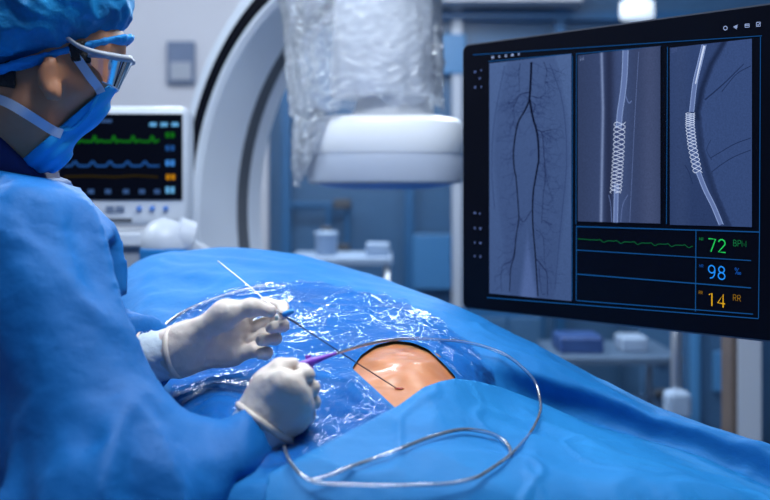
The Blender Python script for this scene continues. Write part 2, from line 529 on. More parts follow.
# the patient under the drape
bs = np.linspace(2.6, 6.0, 110); bt = np.linspace(2.6, 6.4, 90)
BS, BT = np.meshgrid(bs, bt, indexing='ij')
BP = D(BS, BT)
edge = np.minimum.reduce([(BS - 2.6) / .5, (6.0 - BS) / .6, (BT - 2.6) / .45, (6.4 - BT) / .6])
edge = np.clip(edge, 0, 1); edge = np.sqrt(1 - (1 - edge) ** 2)
top = BP.copy(); top[..., 2] += wrinkle(BP, 1.0) - .0055
# belly mound seen in the opening
bx = 385 + BP[..., 0] / BP[..., 1] * F; by = 190 - (BP[..., 2] - CZ) / BP[..., 1] * F
top[..., 2] += .007 * np.exp(-((bx - 408) / 30) ** 2 - ((by - 368) / 14) ** 2) - .006 * np.exp(-((bx - 398) / 9) ** 2 - ((by - 384) / 7) ** 2) * .4
zb = .90
top[..., 2] = zb + (top[..., 2] - zb) * edge
bot = BP.copy(); bot[..., 2] = zb - .03 * edge
n1 = top.reshape(-1, 3); n2 = bot.reshape(-1, 3); q = grid_quads(110, 90)
per = [i * 90 for i in range(110)] + [109 * 90 + j for j in range(1, 90)] + [i * 90 + 89 for i in range(108, -1, -1)] + [j for j in range(88, 0, -1)]
o = len(n1)
rim = [[per[i], per[(i + 1) % len(per)], per[(i + 1) % len(per)] + o, per[i] + o] for i in range(len(per))]
patient = mk('person', np.concatenate([n1, n2]), q.tolist() + (q[:, ::-1] + o).tolist() + rim, M['pskin'])
tag(patient, 'person lying under the blue drape, only a patch of bare skin showing in the opening', 'person')
pw = on_drape(399.5, 384.5, -.002)
i = np.argmin((bx - 399.5) ** 2 + (by - 384.5) ** 2); pw = Vector(top.reshape(-1, 3)[i])
wb = MB()
for k in range(7):
    a = k * 2.4
    wb.lathe([(.0002, .0007), (.0014, .0005), (.0021, .0001), (.002, -.001)], pw + Vector((.004 * math.cos(a) * (k > 0), .003 * math.sin(a) * (k > 0), .0008)), n=14, sx=1.2)
w = wb.build('puncture_wound', M['wound'], patient, True); w['label'] = 'small red puncture where the wire enters'

# ---------------------------------------------------------------- operating table (under the drape)
ta = Vector((.84, -.54, 0)).normalized(); tn = Vector((.54, .84, 0)).normalized(); UZ = Vector((0, 0, 1))
tc_ = Vector((.17, 1.62, 0))
table = empty('operating_table', tc_, 'padded operating table hidden beneath the large blue drape', 'operating table')
MB().box(tc_ + UZ * .83, (.98, .44, .06), (ta, tn, UZ), .015).build('mattress', M['dgrey'], table)
MB().box(tc_ + UZ * .78, (1.0, .46, .04), (ta, tn, UZ), .008).build('table_top', M['steel'], table)
MB().box(tc_ + UZ * .42, (.24, .2, .68), (ta, tn, UZ), .02).build('pedestal', M['offwhite'], table)
MB().box(tc_ + UZ * .05, (.8, .4, .1), (ta, tn, UZ), .03).build('base', M['offwhite'], table)

# ---------------------------------------------------------------- surgeon
HC = at(50, 45, 1.48)                       # middle of the skull
YAW = R(20); cy_, sy_ = math.cos(YAW), math.sin(YAW)


def hl(P):
    """world -> head coordinates (x ahead, y to the left, z up)"""
    d = [P[i] - HC[i] for i in range(3)]
    return [d[0] * cy_ + d[1] * sy_, -d[0] * sy_ + d[1] * cy_, d[2]]


def hw(x, y, z): return HC + Vector((x * cy_ - y * sy_, x * sy_ + y * cy_, z))


def face_sdf(Q, full=True):
    d = ellipsoid(Q, (-.008, 0, .03), (.102, .077, .092))
    d = smin(d, capsule(Q, (.028, 0, -.022), (-.022, 0, -.108), .062, .040), .03)
    for s in (-1, 1):
        d = smin(d, capsule(Q, (-.036, s * .05, -.085), (-.012, s * .018, -.130), .02, .018), .03)
        d = smin(d, ellipsoid(Q, (.030, s * .038, -.052), (.032, .028, .03)), .02)
        d = smin(d, capsule(Q, (.080, s * .014, .0), (.064, s * .046, -.002), .016, .012), .018)
    d = smin(d, ellipsoid(Q, (-.010, 0, -.134), (.024, .026, .02)), .02)
    if full:
        for s in (-1, 1):
            d = smax(d, -ellipsoid(Q, (.094, s * .033, -.026), (.022, .019, .014)), .012)
        d = smin(d, capsule(Q, (.084, 0, -.014), (.068, 0, -.058), .009, .012), .014)
        d = smin(d, capsule(Q, (.040, -.02, -.095), (.040, .02, -.095), .008, .008), .012)
    return d


def head_sdf(P):
    Q = hl(P); d = face_sdf(Q)
    nb = at(-6, 182, 1.50)
    d = smin(d, capsule(P, hw(-.035, 0, -.055), nb, .056, .060), .03)
    for s in (-1, 1):
        e = ellipsoid(Q, (-.004, s * .077, -.050), (.0165, .010, .029))
        e = smin(e, ellipsoid(Q, (.002, s * .078, -.072), (.009, .008, .012)), .01)
        e = smax(e, -ellipsoid(Q, (.002, s * .0875, -.048), (.009, .010, .019)), .006)
        d = smin(d, e, .008)
    return d


shR, elR, wrR = at(33, 272, 1.33), at(98, 532, 1.14), at(250, 446, 1.255)
shL, elL, wrL = Vector((-.64, 1.71, 1.20)), Vector((-.47, 1.62, 1.03)), at(150, 358, 1.39)
chest, belly, pelv = Vector((-.585, 1.52, 1.18)), Vector((-.66, 1.50, 1.00)), Vector((-.70, 1.50, .86))
nbase = at(-14, 200, 1.50)


def body_core(P, g):
    """torso and arms; g thickens them (cloth)"""
    d = ellipsoid(P, chest, (.125 + g, .185 + g, .20 + g))
    d = smin(d, ellipsoid(P, belly, (.12 + g, .165 + g, .20 + g)), .06)
    d = smin(d, capsule(P, shR + Vector((-.035, .02, .01)), shL + Vector((-.03, -.02, .01)), .066 + g, .066 + g), .06)
    d = smin(d, capsule(P, shR, nbase, .062 + g, .055 + g), .06)
    d = smin(d, capsule(P, shL, nbase, .062 + g, .055 + g), .06)
    d = smin(d, capsule(P, shR, elR, .060 + g * 1.9, .048 + g * 1.8), .05 + g)
    d = smin(d, capsule(P, elR, wrR, .044 + g * 1.5, .026 + g * .55), .05 + g)
    d = smin(d, capsule(P, shL, elL, .058 + g, .044 + g), .05)
    d = smin(d, capsule(P, elL, wrL, .044 + g, .026 + g * .5), .04)
    return d


def body_sdf(P):
    d = body_core(P, -.015)
    for s in (-1, 1):
        hip = pelv + Vector((0, s * .09, -.03)); knee = Vector((-.70, 1.50 + s * .11, .48)); ank = Vector((-.72, 1.50 + s * .12, .09))
        d = smin(d, capsule(P, hip, knee, .085, .058), .06); d = smin(d, capsule(P, knee, ank, .056, .038), .03)
        d = smin(d, capsule(P, ank + Vector((-.03, 0, -.045)), ank + Vector((.15, s * .02, -.055)), .042, .03), .03)
    d = smin(d, ellipsoid(P, pelv, (.11, .16, .13)), .06)
    return d


surgeon = empty('person', Vector((-.70, 1.50, 0)), 'person in blue gown, cap, mask and glasses bending over the draped patient, holding wire', 'person')
# one continuous body: head, neck, trunk, arms, legs
v1, f1 = nets(lambda P: smin(body_sdf(P), head_sdf(P), .02), (-.90, 1.05, .0), (-.10, 2.0, 1.66), .0085)
bodyo = mk('body', v1, f1, M['skin'], surgeon)


def gown_sdf(P):
    d = body_core(P, .017)
    d = smin(d, capsule(P, pelv + Vector((0, 0, .12)), pelv + Vector((0, 0, -.5)), .20, .24), .10)
    a1 = P[0] * .93 + P[2] * .30; a2 = P[1] * .88 - P[2] * .46; a3 = P[2] * .84 - P[0] * .28 + P[1] * .44
    wx_ = perlin(P[0] * 4, P[1] * 4, P[2] * 4, 13) * .10
    fo_ = (np.abs(perlin((a1 + wx_) * 9, a2 * 8, a3 * 2.8, 11)) - .2) * .085
    fo_ = fo_ + (np.abs(perlin((a1 - wx_) * 17 + 4 * a3, a2 * 15, a3 * 7, 12)) - .2) * .026
    fo_ = fo_ + (np.abs(perlin(a1 * 30 + a3 * 16, a2 * 30, a3 * 26, 14)) - .2) * .006
    d = d + fo_
    # sleeves gather at the cuffs, the neck stays open
    d = smax(d, -(capsule(P, nbase + Vector((-.02, 0, -.02)), HC, .066, .070)), .012)
    d = np.maximum(d, P[2] - 1.352 + .20 * np.clip(P[0] + .53, -.3, .3))
    d = np.maximum(d, .36 - P[2])
    for wr, el in ((wrR, elR), (wrL, elL)):
        ax = np.array((wr - el).normalized()); pd = sum((P[i] - wr[i]) * ax[i] for i in range(3))
        near = np.sqrt(sum((P[i] - wr[i]) ** 2 for i in range(3))) < .16
        d = np.where(near, smax(d, pd - .004, .006), d)
    return d


v2, f2 = nets(gown_sdf, (-1.0, 1.02, .34), (-.10, 2.02, 1.42), .0078)
gown = mk('gown', v2, f2, M['gown'], surgeon)
# dark scrub collar
def collar_sdf(P):
    a, b = at(-40, 214, 1.50), at(24, 140, 1.50)
    d = capsule(P, a, b, .092, .079) + perlin(P[0] * 24, P[1] * 24, P[2] * 24, 37) * .004
    A, B = at(0, 126, 1.45), at(36, 172, 1.45)
    t = (B - A).normalized(); n = Vector((-t.z, 0, t.x))
    h = sum((P[i] - A[i]) * n[i] for i in range(3))
    return smax(d, h, .008)
v3, f3 = nets(collar_sdf, tuple(nbase + Vector((-.18, -.15, -.14))), tuple(nbase + Vector((.16, .15, .14))), .004)
mk('scrub_collar', v3, f3, M['collar'], surgeon)


# cap: puffed cloth cut along the line of its elastic
def plane_px(a, b, tilt=0):
    """plane through two photograph points at the head's depth, seen edge on; positive above"""
    A, B = at(*a, 1.42), at(*b, 1.42)
    t = (B - A).normalized(); n = Vector((-t.z, tilt, t.x)).normalized()
    return A, n


cA, cn = plane_px((0, 72), (128, 34), -.10)
pl = lambda P: sum((P[i] - cA[i]) * cn[i] for i in range(3))


def cap_sdf(P):
    Q = hl(P)
    d = ellipsoid(Q, (-.012, 0, .062), (.122, .094, .088))
    d = smin(d, ellipsoid(Q, (-.05, 0, .03), (.10, .097, .075)), .05)
    n = np.abs(perlin(P[0] * 22, P[1] * 22, P[2] * 22 + P[0] * 14, 31)) * .020 + np.abs(perlin(P[0] * 50 + P[2] * 40, P[1] * 40, P[2] * 22, 32)) * .007
    d = d + n - .009
    h = pl(P)
    pin = .026 * np.exp(-np.maximum(h, 0) / .015)
    return smax(d + pin * .55, -h, .006)


v4, f4 = nets(cap_sdf, tuple(HC + Vector((-.17, -.15, -.08))), tuple(HC + Vector((.17, .15, .18))), .0032)
cap = mk('surgical_cap', v4, f4, M['cap'], surgeon)


def band_sdf(P):
    Q = hl(P); h = pl(P)
    d = np.minimum(ellipsoid(Q, (-.004, 0, .05), (.117, .091, .100)), ellipsoid(Q, (-.05, 0, .02), (.097, .093, .085)))
    d = np.sqrt(np.maximum(d + .002, 0) ** 2 + h ** 2) * 1.0
    d = np.where(ellipsoid(Q, (-.01, 0, .04), (.10, .078, .09)) < -.02, .02, np.sqrt((np.abs(np.minimum(ellipsoid(Q, (-.004, 0, .05), (.117, .091, .100)), ellipsoid(Q, (-.05, 0, .02), (.097, .093, .085))) + .001)) ** 2 + h ** 2))
    return d - .0075 + np.abs(perlin(P[0] * 60, P[1] * 60, P[2] * 60, 33)) * .006


v5, f5 = nets(band_sdf, tuple(HC + Vector((-.17, -.15, -.10))), tuple(HC + Vector((.17, .15, .10))), .003)
mk('elastic_band', v5, f5, M['capband'], cap)


def hair_sdf(P):
    Q = hl(P); d = head_sdf(P) - .005 + perlin(P[0] * 120, P[1] * 120, P[2] * 40, 35) * .003
    nape = np.maximum(Q[0] + .045, -(Q[2] + .075 + .2 * Q[0]))
    side = np.maximum.reduce([np.abs(Q[0] - .034 + .25 * (Q[2] + .02)) - .013, -(Q[2] + .030), Q[2] - .03])
    d = smax(d, np.minimum(nape, side), .004)
    return smax(d, pl(P) - .01, .004)


v6, f6 = nets(hair_sdf, tuple(HC + Vector((-.16, -.13, -.12))), tuple(HC + Vector((.12, .13, .05))), .0032)
mk('hair', v6, f6, M['hair'], surgeon)

# face mask
mn = Vector((.678, 0, -.738)); mA = (.062, -.064)
mside = lambda Q: (Q[0] - mA[0]) * mn.x + (Q[2] - mA[1]) * mn.z


def mask_sdf(P):
    Q = hl(P); d = face_sdf(Q, False)
    d = smin(d, ellipsoid(Q, (.034, 0, -.078), (.034, .030, .034)), .03)
    d = smin(d, capsule(Q, (-.012, 0, -.135), (-.040, 0, -.148), .026, .018), .03)
    d = d - .006 + np.sin(mside(Q) * 420) * .0016
    s = mside(Q) - .012 * np.clip(np.abs(Q[1]) - .02, 0, 1)
    d = smax(d, -s, .004)
    d = smax(d, Q[2] + .052 - .1 * (Q[0] - .07), .005)
    return d


v7, f7 = nets(mask_sdf, tuple(HC + Vector((-.08, -.12, -.20))), tuple(HC + Vector((.14, .14, -.02))), .0028)
mask = mk('face_mask', v7, f7, M['mask'], surgeon)


def hit(px, py, f=head_sdf, d0=1.25, lift=0):
    d = d0
    for _ in range(60):
        p = at(px, py, d); s = float(f([np.array([p[i]]) for i in range(3)])[0])
        if s < .0008: break
        d += max(s * .7, .0006)
        if d > 1.7: break
    return at(px, py, d - lift)


def ribbon(pts, w, th, name, m, parent, nrm=Vector((0, -1, 0))):
    pts = catmull(pts, 6); v, f = [], []
    for i, p in enumerate(pts):
        T = (pts[min(i + 1, len(pts) - 1)] - pts[max(i - 1, 0)]).normalized()
        S = T.cross(nrm).normalized(); n = S.cross(T)
        for a, b in ((-1, -1), (1, -1), (1, 1), (-1, 1)):
            v.append(p + S * a * w / 2 + n * b * th / 2)
    for i in range(len(pts) - 1):
        for k in range(4):
            f.append([i * 4 + k, i * 4 + (k + 1) % 4, i * 4 + 4 + (k + 1) % 4, i * 4 + 4 + k])
    f += [[3, 2, 1, 0], [len(v) - 4 + k for k in range(4)]]
    return mk(name, v, f, m, parent, False)


hm = lambda P: np.minimum(head_sdf(P), mask_sdf(P))
ribbon([hit(*p, f=hm, lift=.003) for p in [(101, 93), (98, 87), (91, 78), (84, 68), (77, 58), (73, 50)]], .0115, .0015, 'strap', M['strap'], mask)
ribbon([hit(*p, f=hm, lift=.003) for p in [(62, 134), (52, 130), (38, 121), (22, 111), (8, 103), (-8, 97), (-24, 92)]], .0125, .0015, 'strap', M['strap'], mask)
ribbon([hit(*p, f=hm, lift=.003) for p in [(100, 90), (94, 104), (86, 117), (74, 128), (60, 131)]], .0035, .0016, 'edge_binding', M['mask'], mask)

# safety glasses
gl = mk('safety_glasses', [hw(.03, -.07, .01), hw(.031, -.07, .01), hw(.03, -.07, .011)], [[0, 1, 2]], M['dgrey'], surgeon)
bpy.data.meshes.remove(gl.data)
gl = bpy.data.objects.new('safety_glasses', None); gl.empty_display_size = .03; gl.location = hw(.1, 0, -.02); COL.objects.link(gl)
gl.parent = surgeon; bpy.context.view_layer.update(); gl.matrix_parent_inverse = surgeon.matrix_world.inverted()
gl.location = hw(.1, 0, -.02); bpy.context.view_layer.update()
lv, lf = [], []
na, nz = 40, 12
for i in range(na + 1):
    a = R(-84 + 168 * i / na)
    for j in range(nz + 1):
        t = j / nz
        top_, bot_ = -.020, -.060 + .012 * abs(math.sin(a)) ** 3 + .012 * math.exp(-(a / .13) ** 2)
        z = top_ + (bot_ - top_) * t
        k = 1 - .24 * t
        lv.append(hw(.030 + .080 * math.cos(a) ** .8 * k if math.cos(a) > 0 else .03, .072 * math.sin(a) * k, z))
for i in range(na):
    for j in range(nz):
        k = i * (nz + 1) + j
        lf.append([k, k + nz + 1, k + nz + 2, k + 1])
mk('lens', lv, lf, M['lens'], gl)
MB().tube([lv[i * (nz + 1)] for i in range(na + 1)], .0028, 8).build('brow_bar', M['grey'], gl, True)
MB().tube([lv[i * (nz + 1) + nz] for i in range(na + 1)], .0011, 6).build('lens_edge', M['strap'], gl, True)
for s in (-1, 1):
    MB().tube([hw(.100, s * .054, -.021), hw(.076, s * .071, -.0205), hw(.050, s * .078, -.0165), hw(.03, s * .079, -.009), hw(.012, s * .078, .004)], [.0044, .0050, .0040, .0030, .0028], 8, 5).build('temple', M['grey'], gl, True)
for s in (-1, 1):
    e = MB().lathe([(.0112 * math.sin(math.pi * k / 12) + 1e-5, -.0112 * math.cos(math.pi * k / 12)) for k in range(13)], hw(.0665, s * .033, -.026), 20)
    e.build('eye', mat('eye_white', (.6, .6, .6), .2), surgeon, True)
    ribbon([hw(.0795, s * .024, -.0225), hw(.0815, s * .032, -.0215), hw(.0775, s * .042, -.0235)], .0045, .003, 'eyelash', M['hair'], surgeon, hw(1, 0, 0) - hw(0, 0, 0))
    ribbon([hw(.100, s * .014, .004), hw(.096, s * .03, .007), hw(.082, s * .046, .002)], .0045, .003, 'eyebrow', M['hair'], surgeon, hw(1, 0, 0) - hw(0, 0, 0))

# ---------------------------------------------------------------- gloved hands
def chain(P, pts, rad, k=.006):
    d = None
    for i in range(len(pts) - 1):
        c = capsule(P, pts[i], pts[i + 1], rad[i], rad[i + 1])
        d = c if d is None else smin(d, c, k)
    return d


def make_glove(wrist, arm, mcps, fingers, thumb, web, lo, hi, ringat, cuff0, label, rw_=0):
    def f(P):
        d = None
        for m in mcps:
            st = wrist + (m - wrist) * .12
            c = capsule(P, st, m, .0155, .0125)
            d = c if d is None else smin(d, c, .022)
        d = smin(d, capsule(P, arm, wrist, .0285, .0265), .03)
        d = smin(d, capsule(P, thumb[0], thumb[1], .0185, .0145), .022)
        d = smin(d, capsule(P, web[0], web[1], .010, .008), .025)
        fg = chain(P, thumb[1:], [.0125, .0108, .0085])
        d = smin(d, fg, .010)
        fall = None
        for q in fingers:
            c = chain(P, q, [.0100, .0092, .0084, .0074], .003)
            # knuckle fullness
            c = smin(c, ellipsoid(P, q[1], (.0098, .0098, .0098)), .003)
            fall = c if fall is None else smin(fall, c, .0008)
        d = smin(d, fall, .004)
        w = perlin(P[0] * 75, P[1] * 75, P[2] * 75, 41) * .0010 + np.abs(perlin(P[0] * 38, P[1] * 60, P[2] * 45, 42)) * .0016
        return d + w
    v, fc = nets(f, lo, hi, .00165)
    g = mk('glove', v, fc, M['glove'], surgeon)
    g['label'] = label
    ax = (arm - wrist).normalized()
    n = 40; vv, ff = [], []
    U = Vector((0, 0, 1)); U = (U - ax * U.dot(ax)).normalized(); W = ax.cross(U)
    L = (cuff0 - ringat).length
    for i in range(9):
        t = i / 8; c = ringat.lerp(cuff0, t)
        for k in range(n):
            a = 2 * math.pi * k / n
            r = .0295 + rw_ + (.0045 - rw_ * .6) * t + .0007 * math.sin(a * 5 + i) + .0008 * math.sin(a * 9 - i * 2)
            vv.append(c + (U * math.cos(a) + W * math.sin(a)) * r)
    for i in range(8):
        for k in range(n):
            ff.append([i * n + k, i * n + (k + 1) % n, (i + 1) * n + (k + 1) % n, (i + 1) * n + k])
    cf = mk('cuff', vv, ff, M['cuff'], g); cf['label'] = 'bluish glove cuff over the sleeve'
    for c, rr, th in ((ringat, .0298 + rw_, .0046), (cuff0, .0338 + rw_ * .4, .0020)):
        b = MB(); b.tube([c + (U * math.cos(2 * math.pi * k / n) + W * math.sin(2 * math.pi * k / n)) * rr for k in range(n + 1)], th, 8)
        b.build('rolled_band', M['glove'], g, True)
    return g


def A3(l): return [at(*p) for p in l]


lw, larm = at(176, 352, 1.385), at(140, 359, 1.395)
lm = A3([(236, 320, 1.420), (240, 332, 1.430), (238, 345, 1.428), (232, 357, 1.416)])
lf_ = [[lm[0]] + A3([(266, 305, 1.424), (282, 307, 1.402), (284, 314, 1.384)]),
       [lm[1]] + A3([(273, 321, 1.424), (283, 325.5, 1.402), (271, 328, 1.376)]),
       [lm[2]] + A3([(265, 335, 1.420), (275, 338.5, 1.398), (261, 340.5, 1.374)]),
       [lm[3]] + A3([(254, 350, 1.410), (266, 353, 1.394), (260, 354, 1.378)])]
lt = A3([(192, 336, 1.374), (226, 314, 1.362), (251, 307, 1.364), (270, 311, 1.372)])
gL = make_glove(lw, larm, lm, lf_, lt, (lt[1], lm[0]), tuple(at(130, 390, 1.33) - Vector((0, 0, .01))), tuple(at(292, 285, 1.46)), at(176, 352, 1.385), at(147, 358, 1.393), 'latex glove, palm towards us, pinching the wire')

rw, rarm = at(268, 418, 1.264), at(246, 450, 1.256)
rm = A3([(284, 384, 1.236), (296, 392, 1.238), (301, 405, 1.244), (299, 418, 1.254)])
rf = [[rm[0]] + A3([(306, 375, 1.250), (303, 370, 1.276), (296, 369, 1.288)]),
      [rm[1]] + A3([(311, 388, 1.256), (307, 386, 1.290), (294, 389, 1.298)]),
      [rm[2]] + A3([(312, 402, 1.262), (308, 401, 1.294), (295, 403, 1.300)]),
      [rm[3]] + A3([(307, 415, 1.268), (304, 414, 1.294), (294, 414, 1.298)])]
rt = A3([(259, 408, 1.262), (267, 385, 1.262), (279, 368, 1.266), (292, 364, 1.272)])
gR = make_glove(rw, rarm, rm, rf, rt, (rt[1], rm[0]), tuple(at(222, 470, 1.20)), tuple(at(330, 345, 1.34)), at(265, 423, 1.262), at(250, 445, 1.256), 'latex glove, back of hand towards us, holding the purple hub', .0065)
for wr, el in ((wrL, elL),):
    ax = (wr - el).normalized(); U = Vector((0, 0, 1)); U = (U - ax * U.dot(ax)).normalized(); W = ax.cross(U)
    for q in range(1):
        b = MB()
        for k in range(36):
            a = 2 * math.pi * k / 36; dr = U * math.cos(a) + W * math.sin(a)
            b.tube([wr - ax * .012 + dr * .0325, wr + dr * .0330, wr + ax * .008 + dr * .0315], .0028, 6)
        b.build('sleeve_cuff', M['knit'], gown, True)

# ---------------------------------------------------------------- wire, catheter, tubing
pin = at(280, 313, 1.378)
tipw = Vector(pw) + Vector((0, 0, .001))
wire = empty('guidewire', tipw, 'long thin steel guidewire running from the pinching glove into the bare skin', 'guidewire')
b0 = at(218, 261, 1.43)
MB().tube([b0, b0.lerp(pin, .5) + Vector((0, 0, .001)), pin], .0008, 8, 10).build('wire', M['wire'], wire, True)
sh = MB().tube([pin, pin.lerp(tipw, .5) + Vector((0, 0, -.002)), tipw - Vector((0, 0, .003))], .0008, 8, 10).build('coated_wire', M['navy'], wire, True); sh['label'] = 'dark coated length of the wire'
dr = (tipw - pin).normalized(); dr2 = at(296, 308, 1.375) - at(281, 314, 1.378)
MB().tube([pin + dr * .010, pin + dr * .013, pin + dr * .034], [.0013, .0014, .0014], 10).build('sheath', M['dgrey'], wire, True)
c0 = at(283, 315, 1.372)
MB().tube([c0, c0 + dr2 * .25, c0 + dr2 * .5, c0 + dr2 * .72], [.0034, .0038, .0034, .0026], 12).build('torque_hub', M['tipblue'], wire, True)

hub0, hub1 = at(298, 366, 1.276), at(336, 353.5, 1.300)
cath = empty('catheter', hub0, 'clear catheter tubing with purple hub, looping from the near glove across the drape', 'catheter')
hd = hub1 - hub0
hb = MB()
hb.tube([hub0 - hd * .1, hub0 + hd * .12, hub0 + hd * .2, hub0 + hd * .34, hub0 + hd * .4, hub0 + hd * .7, hub1], [.0042, .0046, .0046, .0056, .0048, .0030, .0018], 14)
hb.build('hub', M['purple'], cath, True)
wg = MB()
sd_ = hd.cross(Vector((0, 1, 0))).normalized()
wg.box(hub0 + hd * .30, (.007, .018, .0026), (hd.normalized(), sd_, hd.normalized().cross(sd_)), .001)
wg.build('hub_wing', M['purple'], cath)
lp = [(336, 353.5), (350, 349), (368, 344), (390, 340), (412, 338.5), (440, 340), (465, 342), (490, 348.5), (509, 357), (526, 371), (536, 384), (540, 400), (540, 412), (532, 430), (519, 446), (505, 459), (486, 472), (474, 478), (452, 483), (425, 485), (395, 485.5), (360, 485), (324, 483.5), (308, 479), (297, 471), (288, 458), (284, 446)]
lift = lambda i: .012 if i < 3 else .014
P3 = [hub1] + [on_drape(x, y, .012 if i < 9 else .009) for i, (x, y) in enumerate(lp[1:])]
P3[1] = P3[1].lerp(hub1, .5); P3[1] = at(350, 349, P3[1].y)
# smooth the depth along the loop
for _ in range(3):
    for i in range(1, len(P3) - 1):
        d = (P3[i - 1].y + 2 * P3[i].y + P3[i + 1].y) / 4
        d = min(d, P3[i].y)
        x, y = lp[i]; P3[i] = at(x, y, d)
MB().tube(P3, .0021, 10, 8).build('tubing', M['tube'], cath, True)

ip = [(311, 481), (330, 475), (350, 467), (376, 458), (402, 448), (425, 439), (448, 432), (465, 429.5), (480, 431), (492, 434), (503, 440), (509, 447), (511, 455)]
P4 = [on_drape(x, y, .008) for x, y in ip]
ft_ = tag(MB().tube(P4, .0023, 10, 8).build('flush_tube', M['tube'], None, True), 'clear flush tube curving across the pale near sheet inside the larger loop', 'tube')

fp = [(156, 333), (166, 324), (180, 314), (197, 305.5), (214, 299), (232, 293), (250, 288.5), (266, 286)]
P5 = [on_drape(x, y, .010) for x, y in fp]
tag(MB().tube(P5, .0024, 10, 8).build('suction_tube', M['tube'], None, True), 'clear tube lying on the far side of the drape behind the pinching glove', 'tube')
dp = [(276.5, 318), (277.5, 332), (276.5, 350), (277.5, 368)]
st = [at(276.5, 316, 1.392), at(277.6, 335, 1.394), at(276.4, 352, 1.398), at(277.5, 369, 1.402)]
o = ribbon(st, .0042, .0008, 'plastic_strip', M['film'], None)
tag(o, 'narrow clear plastic strip hanging down from the pinching glove', 'plastic strip')
sv = [on_drape(x, y, .006) for x, y in [(184, 314), (190, 309), (197, 305)]]

# ---------------------------------------------------------------- angiography display
E = Vector((.6666, -.7454, 0)).normalized(); O1 = Vector((.1394, 1.966, 0)); NM = Vector((-E.y, E.x, 0)) * -1   # NM faces us
if NM.y > 0: NM = -NM
WM = .622; zt, zb_ = 1.579, 1.109


def SP(px, py, w=0):
    k = (px - 385) / F
    u = (k * O1.y - O1.x) / (E.x - k * E.y)
    y = O1.y + E.y * u
    return O1 + E * u + UZ * (CZ - (py - 190) / F * y) + NM * w


mon = empty('display_monitor', O1 + E * WM / 2 + UZ * zb_, 'large black medical display showing three angiogram images and vital signs beyond the drape', 'monitor')
cm = O1 + E * WM / 2 + UZ * (zt + zb_) / 2
def slab(c, w, h, r, n0, n1):
    """rounded rectangle across E and UZ, from n0 to n1 along NM"""
    P = []
    for sx, sz, a0 in ((1, 1, 0), (-1, 1, 90), (-1, -1, 180), (1, -1, 270)):
        for k in range(9):
            a = R(a0 + 90 * k / 8); P.append((sx * (w / 2 - r) + r * math.cos(a), sz * (h / 2 - r) + r * math.sin(a)))
    m = len(P); v = [c + E * x + UZ * z + NM * n for n in (n0, n1) for x, z in P]
    f = [[k, (k + 1) % m, m + (k + 1) % m, m + k] for k in range(m)] + [list(range(m - 1, -1, -1)), list(range(m, 2 * m))]
    return MB().add(v, f)


auto_smooth(slab(cm, WM, zt - zb_, .014, -.043, .0005).build('housing', M['rim'], mon))
auto_smooth(slab(cm, WM - .005, zt - zb_ - .005, .012, .0, .0018).build('bezel', M['black'], mon))
# suspension, behind and beyond the right edge
arm = MB(); arm.box(cm - NM * .06, (.16, .05, .16), (E, NM, UZ), .01); arm.build('bracket', M['dgrey'], mon)
a0 = cm - NM * .09; a1 = a0 + E * .62
MB().tube([a0 - E * .04, a1], .024, 16).build('support_arm', M['offwhite'], mon, True)
MB().tube([a1 - UZ * .03, Vector((a1.x, a1.y, 2.80))], .03, 16).build('ceiling_column', M['offwhite'], mon, True)


def attr_mat(name, s):
    m = bpy.data.materials.new(name); m.use_nodes = True; nt = m.node_tree; nt.nodes.clear()
    at_ = nt.nodes.new('ShaderNodeAttribute'); at_.attribute_name = 'pic'
    n = nt.nodes.new('ShaderNodeTexNoise'); n.inputs['Scale'].default_value = 420; n.inputs['Detail'].default_value = 3
    tc = nt.nodes.new('ShaderNodeTexCoord'); nt.links.new(tc.outputs['Object'], n.inputs['Vector'])
    mr = nt.nodes.new('ShaderNodeMapRange'); mr.inputs[1].default_value = .25; mr.inputs[2].default_value = .75; mr.inputs[3].default_value = .86; mr.inputs[4].default_value = 1.14
    nt.links.new(n.outputs['Fac'], mr.inputs[0])
    e = nt.nodes.new('ShaderNodeEmission'); o = nt.nodes.new('ShaderNodeOutputMaterial')
    mu = nt.nodes.new('ShaderNodeMath'); mu.operation = 'MULTIPLY'; mu.inputs[1].default_value = s
    nt.links.new(mr.outputs[0], mu.inputs[0]); nt.links.new(at_.outputs['Color'], e.inputs[0]); nt.links.new(mu.outputs[0], e.inputs[1]); nt.links.new(e.outputs[0], o.inputs[0])
    return m


XRAY = attr_mat('xray_picture', .92)
lin = lambda c: tuple((x / 255 / 12.92 if x / 255 < .04045 else ((x / 255 + .055) / 1.055) ** 2.4) for x in c)


def picture(name, tl, br, fn, nx, ny, w, parent):
    """a lit picture: rectangle between two photograph points, brightness from fn(px, py)"""
    a, b = SP(*tl, w), SP(*br, w); u0, u1 = (a - O1).dot(E), (b - O1).dot(E)
    v, f, c = [], [], []
    for i in range(nx + 1):
        for j in range(ny + 1):
            u = u0 + (u1 - u0) * i / nx; z = a.z + (b.z - a.z) * j / ny
            p = O1 + E * u + NM * w; p.z = z
            v.append(p); x = 385 + p.x / p.y * F; y = 190 - (z - CZ) / p.y * F
            c.append((*lin(fn(x, y)), 1))
    f = grid_quads(nx + 1, ny + 1).tolist()
    o = mk(name, v, f, XRAY, parent, False)
    at_ = o.data.color_attributes.new('pic', 'FLOAT_COLOR', 'POINT')
    at_.data.foreach_set('color', [k for q in c for k in q])
    return o


